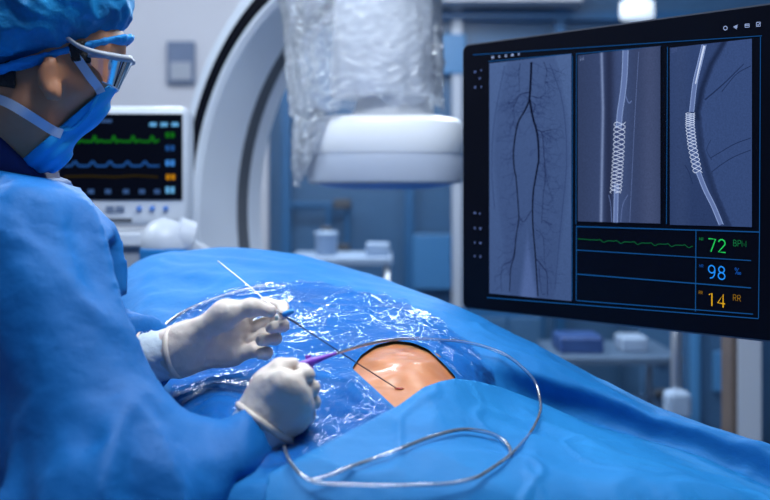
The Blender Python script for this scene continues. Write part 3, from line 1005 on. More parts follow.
def lines(name, polys, m, parent, w, sm=6):
    """flat lines drawn on the screen: polys = [(points in photograph pixels, width in pixels [start, end])]"""
    b = MB()
    for pts, wd in polys:
        P = [SP(x, y, w) for x, y in pts]
        P = catmull(P, sm) if (sm and len(P) > 2) else P
        w0, w1 = wd if isinstance(wd, (tuple, list)) else (wd, wd)
        v, f = [], []
        for i, p in enumerate(P):
            T = (P[min(i + 1, len(P) - 1)] - P[max(i - 1, 0)]).normalized(); S = T.cross(NM).normalized()
            h = (w0 + (w1 - w0) * i / max(len(P) - 1, 1)) * p.y / F / 2
            v += [p - S * h, p + S * h]
        for i in range(len(P) - 1): f.append([2 * i, 2 * i + 1, 2 * i + 3, 2 * i + 2])
        b.add(v, f)
    return b.build(name, m, parent)


def bell(x, c, s): return math.exp(-((x - c) / s) ** 2)


def mixc(a, b, t): return tuple(a[i] + (b[i] - a[i]) * t for i in range(3))


def pic1(x, y):
    base = mixc((78, 103, 152), (64, 88, 136), (y - 60) / 240)
    cx = 532; hw_ = np.interp(y, [55, 80, 120, 160, 220, 300], [24, 30, 38, 40, 33, 22])
    e = abs(x - cx) / hw_
    t = .28 * max(0, 1 - max(0, e - .9) * 8) if e < 1.02 else 0
    base = mixc(base, (50, 68, 112), t)
    if y > 222:
        half = (y - 222) * .145
        base = mixc(base, (80, 104, 158), max(0, min(1, (half - abs(x - (527 + .02 * (y - 222)))) / 5)))
    return base


def pic2(x, y):
    t = (y - 55) / 170; base = mixc((64, 81, 124), (52, 66, 102), min(1, abs(x - 620) / 40))
    base = mixc(base, (34, 42, 70), .75 * bell(x, 609, 5) + .5 * bell(x, 640 - t * 3, 10) * .5)
    base = mixc(base, (150, 170, 215), .75 * bell(x, np.interp(y, [50, 110, 222], [601.5, 603, 601]), 1.3))
    base = mixc(base, (92, 102, 140), .35 * bell(x, 650, 12))
    return base


def pic3(x, y):
    base = mixc((52, 72, 118), (44, 62, 104), (y - 40) / 190)
    cxs = np.interp(y, [42, 64, 88, 112, 150, 190, 226], [727, 714, 705, 700, 704, 716, 731])
    base = mixc(base, (24, 36, 66), .8 * bell(x, cxs - 3, 3.0) * (1 if y < 120 else .5))
    if x > cxs + 1: base = mixc(base, (62, 86, 138), .55)
    if x < 690: base = mixc(base, (60, 78, 120), .4 * bell(x, 680, 10))
    return base


scr = MB(); a_, b_ = SP(471, 50, .0022), SP(764, 316, .0022)
p1 = picture('angiogram_image', (490.5, 63.5), (572.5, 301), pic1, 60, 150, .0030, mon)
p2 = picture('angiogram_image', (579, 55.5), (661.5, 223.5), pic2, 80, 60, .0030, mon)
p3 = picture('angiogram_image', (671, 48), (753, 227), pic3, 70, 90, .0030, mon)
DARK = glow('vessel_dark', lin((14, 20, 44))); MID = glow('vessel_mid', lin((30, 42, 80)))
FAINT = glow('vessel_faint', lin((46, 64, 108)))
A = lambda l: [(480 + x / 3.846, 40 + y / 3.846) for x, y in l]
B = lambda l: [(480 + x / 3.336, 160 + y / 3.336) for x, y in l]
main = [
    (A([(203, 85), (201, 150), (198, 200), (194, 240)]), (2.9, 2.6)),
    (A([(196, 232), (178, 272), (152, 318), (139, 385), (134, 440), (138, 500)]) + B([(125, 60), (132, 150), (134, 200), (126, 250), (119, 320), (108, 360), (103, 440)]), (2.2, .9)),
    (A([(197, 228), (203, 270), (212, 310), (222, 345), (230, 400), (231, 470)]) + B([(199, 10), (190, 60), (182, 110), (180, 170), (182, 230), (188, 300), (192, 360), (198, 455)]), (2.8, 1.5)),
]
sec = [
    (A([(226, 345), (244, 360), (250, 420), (255, 500)]) + B([(222, 70), (216, 110), (212, 180), (210, 210)]), (1.1, .6)),
    (B([(188, 325), (215, 358), (228, 382), (230, 455)]), (1.2, .8)), (B([(132, 180), (150, 206), (178, 165)]), (.8, .8)),
    (B([(126, 250), (112, 332), (82, 350), (74, 400), (78, 440)]), (.9, .4)), (A([(240, 355), (262, 348), (285, 345)]), (1, .5)),
    (A([(198, 200), (160, 210), (130, 240), (112, 240)]), (.9, .4)), (A([(150, 225), (134, 262), (136, 310), (120, 345)]), (.8, .4)),
    (A([(200, 215), (230, 222), (250, 215)]), (.8, .4)), (A([(160, 90), (155, 140), (158, 200)]), (.7, .4)), (A([(250, 85), (262, 120), (255, 165), (265, 160)]), (.8, .5)),
    (A([(210, 280), (216, 250), (205, 240)]), (.9, .6)), (B([(218, 20), (235, 95), (245, 120)]), (.7, .3)), (B([(214, 200), (245, 215)]), (.7, .3)),
    (B([(190, 230), (215, 260), (220, 350)]), (.7, .4)), (B([(200, 350), (210, 440), (225, 445)]), (.6, .4)),
]
rnd = random.Random(5); tw = []
def twig(x, y, a, l, w, dep):
    pts = [(x, y)]
    for _ in range(4):
        a += rnd.uniform(-.5, .5); x += math.cos(a) * l / 4; y += math.sin(a) * l / 4; pts.append((x, y))
    if not (493 < x < 570 and 66 < y < 292): return
    tw.append((pts, (w, w * .5)))
    if dep: 
        for s in (-.6, .6): twig(*pts[rnd.choice((2, 3, 4))], a + s + rnd.uniform(-.3, .3), l * .65, w * .75, dep - 1)
for pts, wd in main + sec:
    for i in range(len(pts) - 1):
        for _ in range(3 if pts[i][1] < 170 else 2):
            t = rnd.random(); x = pts[i][0] + (pts[i + 1][0] - pts[i][0]) * t; y = pts[i][1] + (pts[i + 1][1] - pts[i][1]) * t
            sgn = 1 if x > 532 else -1
            twig(x, y, (0 if sgn > 0 else math.pi) + sgn * rnd.uniform(.2, 1.3), rnd.uniform(6, 14), .62, 2)
lines('vessels', main, DARK, p1, .0036)
lines('branch_vessels', sec, MID, p1, .0034); lines('fine_vessels', tw, FAINT, p1, .0033, 2)
out1 = [([(514 - 8, 66), (500, 95), (494.5, 130), (493, 170), (496, 210)], .8), ([(551, 64), (562, 95), (567, 130), (567.5, 170), (563, 215), (556, 290)], .8)]
lines('outline', out1, FAINT, p1, .0032)
BR = glow('stent_bright', lin((200, 215, 245))); BM = glow('catheter_bright', lin((135, 158, 208))); BD = glow('catheter_core', lin((96, 116, 166)))


def tubepic(path, w, parent, z=.0034):
    lines('catheter_shadow', [(path, w)], BD, parent, z)
    off = lambda s: [(x + s * w * .42, y) for x, y in path]
    lines('catheter_edges', [(off(-1), .9), (off(1), .8)], BM, parent, z + .0003)


tubepic([(627, 50.5), (626, 75), (624, 95), (621.5, 112), (620, 128)], 6.2, p2)
tubepic([(618, 184), (617.5, 200), (617, 222.5)], 4.6, p2)
tubepic([(705.5, 45), (701, 64), (696.3, 84), (693, 112)], 5.0, p3)
tubepic([(699.6, 172), (706.8, 190), (715, 206.5), (722.5, 224.5)], 5.2, p3)
lines('catheter_highlight', [([(705.8, 46), (701.5, 64), (697, 84)], (2.4, 1.2))], BR, p3, .0041)


def stent(c, w, n, turns, parent):
    """crossing zigzag struts between the two edges of a curved tube"""
    P = [(x, y) for x, y in c]
    ys = np.linspace(0, 1, n * 4 + 1); seg = np.linspace(0, 1, len(P))
    X = np.interp(ys, seg, [p[0] for p in P]); Y = np.interp(ys, seg, [p[1] for p in P])
    pol = []; st_ = 2 * math.pi * turns / (n * 4)
    for ph in range(3):
        for sg in (1, -1):
            pol.append(([(X[i] + w / 2 * math.cos(ph * 2.094 + sg * i * st_), Y[i]) for i in range(len(ys))], .62))
    lines('stent', pol, BR, parent, .0046, 0)


lines('stent_fill', [([(621.5, 124), (620.5, 150), (619, 172), (617.5, 191)], 11)], glow('stent_dark', lin((58, 72, 116))), p2, .0031)
stent([(621.5, 122), (620.5, 150), (619, 172), (617.5, 193)], 11.5, 18, 5.6, p2)
lines('stent_fill', [([(692, 114), (692.3, 125), (694.5, 148), (699, 172)], 8.4)], glow('stent_dark_blue', lin((70, 90, 140))), p3, .0031)
stent([(692, 113), (691.8, 126), (694, 146), (699.5, 173)], 9.2, 18, 6.0, p3)
lines('bone_edges', [([(613, 222), (612, 205), (610, 195)], .7), ([(622, 222), (624, 205), (629, 195)], .7), ([(627, 96), (630, 103), (633, 101)], 1.0), ([(640, 52), (636, 120), (631, 222)], .5)], BD, p2, .0033)
FV = glow('faint_dark', lin((32, 48, 86)))
for q_ in [([(745, 64), (737, 72), (729, 80), (718, 90), (706, 100)], (.9, 1.6)), ([(752, 66), (738, 74), (726, 88), (723, 92)], .9), ([(752, 138), (736, 144), (722, 152), (712, 158)], .9), ([(752, 150), (735, 157), (722, 165), (713, 172)], .9), ([(712, 140), (708, 150), (713, 160)], .6), ([(686, 165), (690, 172), (694, 184)], .8)]: lines('faint_vessel', [q_], FV, p3, .0033)

LB = glow('ui_blue_line', lin((18, 74, 132))); LD = glow('ui_dim_line', lin((14, 56, 112)))
ui = [([(474, 55), (763, 15 + 21)], .8), ([(761.5, 37), (760.5, 231), (759.5, 318)], .9), ([(488, 297.5), (759.5, 318.5)], 1.0),
      ([(577.5, 226.5), (760.5, 232)], 1.2), ([(577.5, 226.5), (577.2, 300.5)], 1.0), ([(578, 250), (752, 260.5)], 1.0), ([(578, 274), (752, 287.8)], 1.2),
      ([(697, 230), (696.5, 311.5)], 1.0), ([(578, 300.5), (754, 314)], 1.0), ([(489.5, 61.5), (573, 54)], .8), ([(573.5, 56), (573, 300)], .8), ([(577, 54), (662, 46.5)], .8), ([(668.5, 47), (667.5, 224)], .8), ([(577.5, 55), (577, 224)], .8)]
lines('frame_lines', ui, LB, mon, .0027, 0)
Gd = glow('trace_green', lin((14, 88, 52)))
tr_ = []; xs = np.linspace(579, 694, 70)
for x in xs:
    t = (x - 579) / 115; y = 238.8 + 7.2 * t
    ph = (x - 579) % 17; y += (2.0 * bell(ph, 9, 2.2) - 1.0 * bell(ph, 5, 1.2)) * (1 if x > 590 else 0)
    tr_.append((x, y))
lines('pulse_trace', [(tr_, .8)], Gd, mon, .0029, 0)


def text(name, s, px, py, hpx, m, parent, w=.0032):
    cu = bpy.data.curves.new('t', 'FONT'); cu.body = s; cu.size = 1; cu.align_x = 'CENTER'; cu.align_y = 'CENTER'
    ob = bpy.data.objects.new('t', cu); COL.objects.link(ob); bpy.context.view_layer.update()
    me = bpy.data.meshes.new_from_object(ob.evaluated_get(bpy.context.evaluated_depsgraph_get()))
    bpy.data.objects.remove(ob); bpy.data.curves.remove(cu)
    c = SP(px, py, w); h = hpx * c.y / F / .72
    ys = [v.co.y for v in me.vertices]; my = (min(ys) + max(ys)) / 2
    for v in me.vertices: v.co = c + E * v.co.x * h * .92 + UZ * (v.co.y - my) * h
    me.name = name
    return link(name, me, m, parent, False)


ARC = lambda cx, cy, rx, ry, a0, a1, n=14: [(cx + rx * math.cos(R(a0 + (a1 - a0) * k / n)), cy - ry * math.sin(R(a0 + (a1 - a0) * k / n))) for k in range(n + 1)]
# letter strokes in a unit box: x 0..0.62, y 0 (top) .. 1 (bottom)
GLY = {'7': [[(0, .03), (.58, .03), (.2, 1)]], '2': [ARC(.29, .28, .27, .26, 165, -35) + [(.02, .97), (.60, .97)]],
       '9': [ARC(.29, .30, .26, .28, 0, 360, 22), [(.55, .30), (.55, .48), (.50, .74), (.36, .93), (.14, .98)]],
       '8': [ARC(.30, .25, .23, .23, 0, 360, 20), ARC(.30, .73, .27, .25, 0, 360, 22)],
       '1': [[(.10, .18), (.34, .04), (.34, 1)]], '4': [[(.46, 1), (.46, .02), (.02, .70), (.62, .70)]],
       'B': [[(.06, 0), (.06, 1), (.34, 1)] + ARC(.34, .74, .24, .26, -90, 90, 10) + [(.06, .48)], [(.06, 0), (.32, 0)] + ARC(.32, .24, .22, .24, 90, -90, 10)],
       'P': [[(.06, 1), (.06, 0), (.34, 0)] + ARC(.34, .27, .25, .27, 90, -90, 10) + [(.06, .54)]],
       'M': [[(.0, 1), (.0, 0), (.36, .8), (.72, 0), (.72, 1)]], 'R': [[(.06, 1), (.06, 0), (.34, 0)] + ARC(.34, .26, .24, .26, 90, -90, 10) + [(.06, .52)], [(.32, .52), (.60, 1)]],
       'H': [[(.06, 0), (.06, 1)], [(.56, 0), (.56, 1)], [(.06, .5), (.56, .5)]], 'D': [[(.06, 0), (.06, 1), (.26, 1)] + ARC(.26, .5, .32, .5, -90, 90, 12) + [(.06, 0)]],
       '%': [ARC(.13, .2, .13, .18, 0, 360, 14), [(.62, 0), (.06, 1)], ARC(.52, .80, .13, .18, 0, 360, 14), ARC(.86, .80, .12, .18, 0, 360, 14)]}


def text(name, t, px, py, h, m, parent, w=.0032, wd=None):
    """characters drawn as strokes, centred at a photograph point, h pixels high"""
    adv = .80 * h * .92; W = adv * len(t) - .18 * h * .92; polys = []
    slope = (py - 190) / 900 + .02
    for i, ch in enumerate(t):
        x0 = px - W / 2 + i * adv
        for st in GLY[ch]:
            P = [(x0 + x * h * .92, py - h / 2 + y * h + (x0 + x * h - px) * slope) for x, y in st]
            polys.append((P, wd or max(.4, h * .1)))
    return lines(name, polys, m, parent, w, 0)


GR, BLU, YEL = glow('readout_green', lin((36, 200, 92))), glow('readout_blue', lin((34, 140, 245))), glow('readout_amber', lin((225, 170, 32)))
GR2, BL2, YE2 = glow('unit_green', lin((22, 116, 66))), glow('unit_blue', lin((18, 76, 160))), glow('unit_amber', lin((140, 102, 24)))
text('pulse_readout', '72', 718.3, 245.5, 13.2, GR, mon); text('pulse_unit', 'BPM', 740.5, 243.3, 6, GR2, mon); text('pulse_tag', 'HR', 702.5, 239, 3, GR2, mon)
text('oxygen_readout', '98', 718, 272.3, 13.2, BLU, mon); text('oxygen_unit', '%', 738, 271, 6.5, BL2, mon); text('oxygen_tag', 'HR', 702.5, 265.8, 3, BL2, mon)
text('breathing_readout', '14', 717.6, 299.8, 13.2, YEL, mon); text('breathing_unit', 'RR', 738, 297.8, 6, YE2, mon); text('breathing_tag', 'RR', 701.8, 292.4, 3, YE2, mon)
IC = glow('ui_icon', lin((150, 170, 215))); ID = glow('ui_icon_dim', lin((74, 92, 140)))
text('image_mark', 'M', 583, 59, 4.2, IC, p2); text('image_mark', 'DR', 675.5, 50.5, 4, ID, p3)


def icon(name, px, py, s, kind, m):
    q = lambda pts, c=True: ([(px + x * s, py + y * s) for x, y in pts] + ([(px + pts[0][0] * s, py + pts[0][1] * s)] if c else []), .8)
    if kind == 0: P = [q([(math.cos(a) * .8, math.sin(a) * .8) for a in np.linspace(0, 5.5, 9)])]
    elif kind == 1: P = [q([(-.9, 0), (.7, -.8), (.2, .9)]), q([(-.3, .1), (.6, .2)], False), ([(px - .3 * s, py), (px + .4 * s, py)], 1.8)]
    elif kind == 2: P = [q([(-.9, -.6), (.9, -.7), (.9, .6), (-.9, .7)]), q([(-.9, -.1), (.9, -.15)], False)]
    elif kind == 3: P = [q([(-.8, -.8), (.8, -.9), (.8, .8), (-.8, .9)]), q([(-.5, .1), (-.1, .5), (.6, -.5)], False)]
    else: P = [q([(-.7, -.5), (.7, -.6)], False), q([(-.7, .5), (.7, .4)], False), q([(-.5, -.5), (-.4, .6)], False)]
    lines(name, P, m, mon, .0030, 0)


for i, (x, y) in enumerate([(726.5, 28.3), (737, 27), (748.3, 25.8), (759.5, 24.5)]): icon('tool_icon', x, y, 2.4, i, IC)
for i, (x, y) in enumerate([(494, 57.5), (500.5, 56.7), (507, 56), (513.5, 55.2), (520, 54.3)]): icon('tool_icon', x, y, 1.2, (3, 4, 0, 2, 4)[i], IC)
for i, (x, y) in enumerate([(476.3, 72), (482.5, 70.5), (481, 78.5), (476.3, 87.5), (482.5, 87), (476, 213), (481, 213.5), (476, 228), (481.5, 228.5), (476, 242.5), (481.5, 243), (476, 256), (481.5, 256.5)]): icon('side_icon', x, y, 1.2, (2, 4, 0, 3, 4)[i % 5], ID)

# ---------------------------------------------------------------- C-arm with detector
carm = empty('c_arm', Vector((-.62, 3.2, 0)), 'white and grey C-shaped X-ray gantry with round detector head behind the draped patient', 'x-ray machine')
TH = R(43); ce = Vector((math.cos(TH), -math.sin(TH), 0)); ca = Vector((-math.sin(TH), -math.cos(TH), 0)); CC = Vector((.0, 2.72, 1.26))


def sweep(prof, a0, a1, n=90):
    v, f = [], []; m = len(prof)
    for i in range(n + 1):
        a = R(a0 + (a1 - a0) * i / n); rd = ce * math.cos(a) + UZ * math.sin(a)
        for r, s in prof: v.append(CC + rd * r + ca * s)
    for i in range(n):
        for k in range(m): f.append([i * m + k, i * m + (k + 1) % m, (i + 1) * m + (k + 1) % m, (i + 1) * m + k])
    f += [list(range(m)), [n * m + k for k in range(m - 1, -1, -1)]]
    b = MB(); b.add(v, f); return b


def rnd_rect(r0, r1, s0, s1, e=.006):
    return [(r0 + e, s0), (r1 - e, s0), (r1, s0 + e), (r1, s1 - e), (r1 - e, s1), (r0 + e, s1), (r0, s1 - e), (r0, s0 + e)]


auto_smooth(sweep(rnd_rect(.600, .705, -.12, .12, .012), 70, 285).build('gantry_arc', M['offwhite'], carm))
auto_smooth(sweep(rnd_rect(.622, .662, .110, .1225, .002), 70, 285).build('guide_track', M['black'], carm))
auto_smooth(sweep(rnd_rect(.5975, .610, -.062, -.022, .002), 70, 285).build('cable_channel', M['dgrey'], carm))
dc = Vector((.0, 2.70, 0)); det = bpy.data.objects.new('detector', None)
auto_smooth(MB().lathe([(.02, 1.335), (.180, 1.335), (.187, 1.340), (.189, 1.35), (.189, 1.402), (.188, 1.405)], dc, 72, power=2.6).build('detector_face', M['midgrey'], carm))
auto_smooth(MB().lathe([(.189, 1.405), (.1915, 1.409), (.1915, 1.470), (.188, 1.482), (.178, 1.490), (.150, 1.496), (.02, 1.50)], dc, 72, power=2.6).build('detector_housing', M['white'], carm))
auto_smooth(MB().lathe([(.105, 1.490), (.100, 1.506), (.092, 1.520), (.086, 1.552), (.02, 1.556)], dc + Vector((.02, 0, 0)), 48).build('detector_boss', M['white'], carm))
auto_smooth(MB().lathe([(.10, 1.546), (.130, 1.548), (.137, 1.56), (.130, 1.70), (.128, 1.90), (.06, 1.905)], dc + Vector((.005, 0, 0)), 60, power=2.4).build('detector_column', M['white'], carm))
auto_smooth(MB().lathe([(.02, 1.321), (.09, 1.3225), (.14, 1.327), (.174, 1.336)], dc, 60).build('detector_window', mat('detector_blue', (.02, .20, .60), .4), carm))
# carriage and stand
jc = at(166, 244, 2.50)
auto_smooth(MB().lathe([(.003, .060), (.022, .056), (.040, .044), (.052, .024), (.056, 0), (.056, -.04), (.03, -.042)], jc, 40, axis=Vector((-.45, -.55, .70))).build('joint_cover', M['offwhite'], carm))
auto_smooth(MB().lathe([(.03, .022), (.044, .018), (.046, -.018), (.03, -.022)], jc + Vector((.038, .01, .012)), 32, axis=Vector((1, .3, -.3))).build('joint_collar', M['offwhite'], carm))
MB().tube([jc + Vector((.03, .03, -.01)), jc + Vector((.06, .2, -.06)), Vector((-.58, 3.1, 1.05))], .030, 14, 6).build('joint_arm', M['offwhite'], carm, True)
auto_smooth(MB().lathe([(.02, -.10), (.052, -.09), (.059, -.05), (.0595, -.012), (.055, -.008)], jc, 40).build('cloth_wrap', M['drape'], carm))
MB().box(Vector((-.62, 3.34, .62)), (.26, .30, 1.16), None, .04).build('stand_column', M['offwhite'], carm)
MB().box(Vector((-.62, 3.40, .10)), (.60, .75, .16), None, .05).build('stand_base', M['offwhite'], carm)
for sx in (-1, 1):
    for sy in (-1, 1):
        MB().lathe([(.02, -.02), (.045, -.018), (.05, 0), (.045, .018), (.02, .02)], Vector((-.62 + sx * .26, 3.40 + sy * .32, .05)), 24, axis=Vector((1, 0, 0))).build('caster', M['dgrey'], carm, True)

# clear plastic cover drawn over the detector column
nu, nv = 180, 110; cv, cf_ = [], []
for i in range(nu):
    a = 2 * math.pi * i / nu
    dl = min(abs(a - math.pi * 1.02), 2 * math.pi - abs(a - math.pi * 1.02))
    lo_z = 1.522 + .012 * math.sin(a * 7) + .006 * math.sin(a * 17 + 1)
    drop = 1 / (1 + math.exp((dl - R(44)) * 10)); lo_z = lo_z - .186 * drop
    for j in range(nv):
        t = j / (nv - 1); z = lo_z + (1.93 - lo_z) * t
        zt_ = (z - 1.34) / .56
        cx = -.036 - .028 * zt_; rx = .178 + .018 * zt_; ry = .20 - .02 * zt_
        if z < 1.50: rx = max(rx, .195 * drop + rx * (1 - drop)); ry = .2; cx = -.022
        p = Vector((cx + rx * math.cos(a), 2.70 + ry * math.sin(a), z))
        n = mnoise.noise(Vector((a * 5.0, z * 7, 1))) * .012 + abs(mnoise.noise(Vector((a * 8 + z * 14, z * 42 - a * 4, 4)))) * .009 + abs(mnoise.noise(Vector((a * 16, z * 95 + a * 6, 9)))) * .005
        p += Vector((math.cos(a), math.sin(a), 0)) * n
        cv.append(p)
for i in range(nu):
    for j in range(nv - 1):
        k, k2 = i * nv + j, ((i + 1) % nu) * nv + j
        cf_.append([k, k2, k2 + 1, k + 1])
tag(mk('plastic_cover', cv, cf_, M['cover']), 'clear crinkled plastic cover hanging over the detector head of the X-ray machine', 'plastic cover')

# ---------------------------------------------------------------- patient monitor on a cart
pmx0, pmx1, pmd = 46, 187, 2.62
def PMp(px, py, w=0): return at(px, py, pmd - w)
cen = at(117, 166, pmd)
pm = empty('patient_monitor', Vector((cen.x, pmd, at(0, 229, pmd).z)), 'small white bedside monitor with green and blue traces on black, behind the masked person', 'monitor')
k_ = pmd / F
b = MB(); b.box(cen + Vector((0, .05, 0)), (141 * k_, .11, 120 * k_), None, .022); auto_smooth(b.build('casing', M['offwhite'], pm))
MB().box(at(121, 157, pmd) + Vector((0, -.007, 0)), (124 * k_, .006, 86 * k_), None, .002).build('screen', M['black'], pm)
pw_ = .0115


def flat(name, polys, m, parent, d):
    b = MB()
    for pts, wd in polys:
        P = [at(x, y, d) for x, y in pts]
        v, f = [], []
        for i, p in enumerate(P):
            T = (P[min(i + 1, len(P) - 1)] - P[max(i - 1, 0)]).normalized(); S = T.cross(Vector((0, -1, 0))).normalized(); h = wd * k_ / 2
            v += [p - S * h, p + S * h]
        for i in range(len(P) - 1): f.append([2 * i, 2 * i + 1, 2 * i + 3, 2 * i + 2])
        b.add(v, f)
    return b.build(name, m, parent)


pg, pb, py_ = glow('pm_green', lin((18, 100, 24))), glow('pm_blue', lin((30, 76, 140))), glow('pm_amber', lin((180, 122, 18)))
pgd, pbb, pwh = glow('pm_dim_amber', lin((44, 36, 12))), glow('pm_cyan', lin((96, 165, 215))), glow('pm_dimwhite', lin((52, 82, 130)))
ds = pmd - .0115
g = []
for x in np.arange(64, 160, .8):
    ph = (x - 66) % 19.2; g.append((x, 141.5 - 6 * bell(ph, 9.5, 1.3) + 1.2 * bell(ph, 12, 1) - 1.0 * bell(ph, 15, 2)))
flat('heart_trace', [(g, 2.2)], pg, pm, ds)
g = []
for x in np.arange(64, 160, .8):
    ph = (x - 66) % 17.5; g.append((x, 166 - 4.5 * bell(ph, 9, 2.5)))
flat('oxygen_trace', [(g, 2.0)], pb, pm, ds)
flat('breath_trace', [([(64, 176.5), (90, 176), (115, 177), (135, 175.5), (158, 177)], 1.8)], pgd, pm, ds)
for nm, x, y, h, mm in (('heart_number', 170, 135, 8, pg), ('pressure_number', 170, 148, 8, pb), ('oxygen_number', 170, 163, 9, glow('pm_blue_bright', lin((60, 130, 210)))), ('breath_number', 170.5, 177, 8, py_), ('menu_key', 170, 190, 10, pbb)):
    flat(nm, [([(x - 4.4, y), (x - .6, y)], h * .66), ([(x + .6, y), (x + 4.4, y)], h * .66)], mm, pm, ds)
for x in (153, 164, 175): flat('status_text', [([(x - 3.5, 124.5), (x + 3.5, 124.5)], 4)], pbb, pm, ds)
flat('status_text', [([(97, 121), (112, 121)], 3.0)], pwh, pm, ds)
for x in (72, 91, 108, 126, 142, 157): flat('soft_key', [([(x - 3, 191.5), (x + 3, 191.5)], 4.5)], pwh, pm, ds)
b3 = pmd - .0105
for x in (70, 81, 91): MB().lathe([(.0004, -.004), (.0062, -.003), (.007, .004)], at(x, 208.5, b3), 16, axis=Vector((0, 1, 0))).build('amber_button', glow('button_amber', lin((225, 170, 90))), pm, True)
for x in (110, 120): MB().box(at(x, 208.5, b3), (.02, .006, .013), None, .002).build('grey_button', M['notice'], pm)
for x in (139, 152, 165.5): MB().lathe([(.0004, -.004), (.0062, -.003), (.007, .004)], at(x, 208.5, b3), 16, axis=Vector((0, 1, 0))).build('blue_button', mat('button_blue', (.06, .2, .6), .4), pm, True)
MB().box(at(118, 220.5, pmd - .002), (28 * k_, .006, 4.5 * k_), None, .001).build('dark_label', M['dgrey'], pm)
MB().box(at(85, 220.5, pmd - .002), (30 * k_, .006, 4.0 * k_), None, .001).build('blue_label', M['notice'], pm)
zc = at(0, 229.5, pmd).z
cart = empty('equipment_cart', Vector((cen.x, pmd + .10, 0)), 'grey wheeled equipment cart under the small bedside monitor', 'cart')
MB().box(Vector((cen.x - .02, pmd + .06, zc - .022)), (.30, .24, .035), None, .008).build('shelf', M['offwhite'], cart)
MB().box(Vector((cen.x - .02, pmd + .06, (zc - .04 + .14) / 2)), (.27, .2, zc - .18), None, .01).build('cabinet', M['grey'], cart)
MB().box(Vector((cen.x - .02, pmd + .06, .11)), (.34, .3, .06), None, .01).build('base', M['grey'], cart)
for sx in (-1, 1):
    for sy in (-1, 1):
        MB().lathe([(.012, -.012), (.036, -.012), (.04, 0), (.036, .012), (.012, .012)], Vector((cen.x - .02 + sx * .13, pmd + .06 + sy * .11, .04)), 20, axis=Vector((1, 0, 0))).build('caster', M['dgrey'], cart, True)

# ---------------------------------------------------------------- the room
def struct(name, mb, m):
    o = mb.build(name, m); o['kind'] = 'structure'; return o
YB = 5.2
struct('floor', MB().box((0, 2.4, -.05), (7, 8, .1)), M['floor'])
struct('ceiling', MB().box((0, 2.4, 2.85), (7, 8, .1)), M['ceil'])
xsplit = at(268, 0, YB).x
struct('wall_back', MB().box(((-3.5 + xsplit) / 2, YB + .05, 1.4), (xsplit + 3.5, .1, 2.8)), M['wall'])
struct('wall_back_panelled', MB().box(((3.5 + xsplit) / 2, YB + .10, 1.4), (3.5 - xsplit, .1, 2.8)), M['panel'])
struct('wall_left', MB().box((-3.55, 2.4, 1.4), (.1, 8, 2.8)), M['wall'])
struct('wall_right', MB().box((3.55, 2.4, 1.4), (.1, 8, 2.8)), M['panel'])
def wx(px, d=YB): return at(px, 0, d).x
def wz(py, d=YB): return at(0, py, d).z
def rect(x0, y0, x1, y1, d, th):
    """box whose front face fills the photograph rectangle at depth d"""
    a, b = at(x0, y1, d), at(x1, y0, d)
    return MB().box(((a.x + b.x) / 2, d + th / 2, (a.z + b.z) / 2), (b.x - a.x, th, b.z - a.z), None, min(.008, th * .2))
for i, x in enumerate((286, 409, 457, 560, 640)):
    a = wx(x); struct('trim_%d' % (i + 1), MB().box((a, YB + .02, 1.4), (.045, .06, 2.8)), M['mullion'] if i != 2 else M['offwhite'])
struct('trim_6', MB().box(((xsplit + 3.5) / 2, YB + .02, wz(16)), (3.5 - xsplit, .07, .04)), M['mullion'])
struct('trim_7', MB().box(((wx(420) + wx(575)) / 2, YB - .1, wz(-30)), (wx(575) - wx(420), .2, wz(-30) * 2 - wz(11) - wz(-71) + .36)), M['wall'])
struct('trim_8', rect(413, 234, 452, 290, YB - .02, .05), M['panel2'])
struct('trim_9', rect(440, 34, 466, 74, YB - .02, .05), M['panel2'])
struct('baseboard_back', MB().box((0, YB - .01, .06), (6.9, .04, .12)), M['dgrey'])

nt_ = empty('wall_notice', at(180, 63, YB - .02), 'small blue-grey notice board mounted on the pale back wall', 'notice')
rect(166.5, 41, 194.5, 84, YB - .03, .03).build('backing', M['notice'], nt_)
rect(170, 62, 191, 80, YB - .036, .006).build('paper', M['grey'], nt_)

lamp = empty('ceiling_lamp', at(637, 10, 4.6), 'bright white round lamp seen above the top edge of the large display', 'lamp')
MB().lathe([(.02, -.03), (.068, -.028), (.072, -.01), (.070, .04), (.03, .05)], at(637, 12, 4.6), 36).build('diffuser', mat('lamp_white', (.9, .93, 1), .4, emit=((.72, .86, 1), .8)), lamp, True)
MB().lathe([(.03, .05), (.052, .055), (.05, .12), (.02, .13)], at(637, 12, 4.6), 30).build('lamp_head', M['white'], lamp, True)
q = at(637, 12, 4.6); MB().tube([q + UZ * .12, Vector((q.x, q.y, 2.8))], .018, 12).build('lamp_stem', M['white'], lamp, True)

# trolley and instruments behind the X-ray detector
def trolley(name, x0, x1, ytop, d, label, mtop, shelves, cat='trolley', depth=.45):
    a, b = at(x0, ytop, d), at(x1, ytop, d); r = empty(name, Vector(((a.x + b.x) / 2, d, 0)), label, cat); w = b.x - a.x
    MB().box(((a.x + b.x) / 2, d, a.z), (w, depth, .03), None, .006).build('top', mtop, r)
    for z in shelves: MB().box(((a.x + b.x) / 2, d, z), (w - .04, depth - .04, .02), None, .004).build('shelf', M['steel'], r)
    for sx in (-1, 1):
        for sy in (-1, 1):
            MB().tube([Vector(((a.x + b.x) / 2 + sx * (w / 2 - .02), d + sy * (depth / 2 - .02), .07)), Vector(((a.x + b.x) / 2 + sx * (w / 2 - .02), d + sy * (depth / 2 - .02), a.z - .01))], .012, 10).build('leg', M['steel'], r, True)
            MB().lathe([(.01, -.012), (.034, -.012), (.036, 0), (.034, .012), (.01, .012)], Vector(((a.x + b.x) / 2 + sx * (w / 2 - .02), d + sy * (depth / 2 - .02), .036)), 18, axis=Vector((1, 0, 0))).build('caster', M['dgrey'], r, True)
    return r


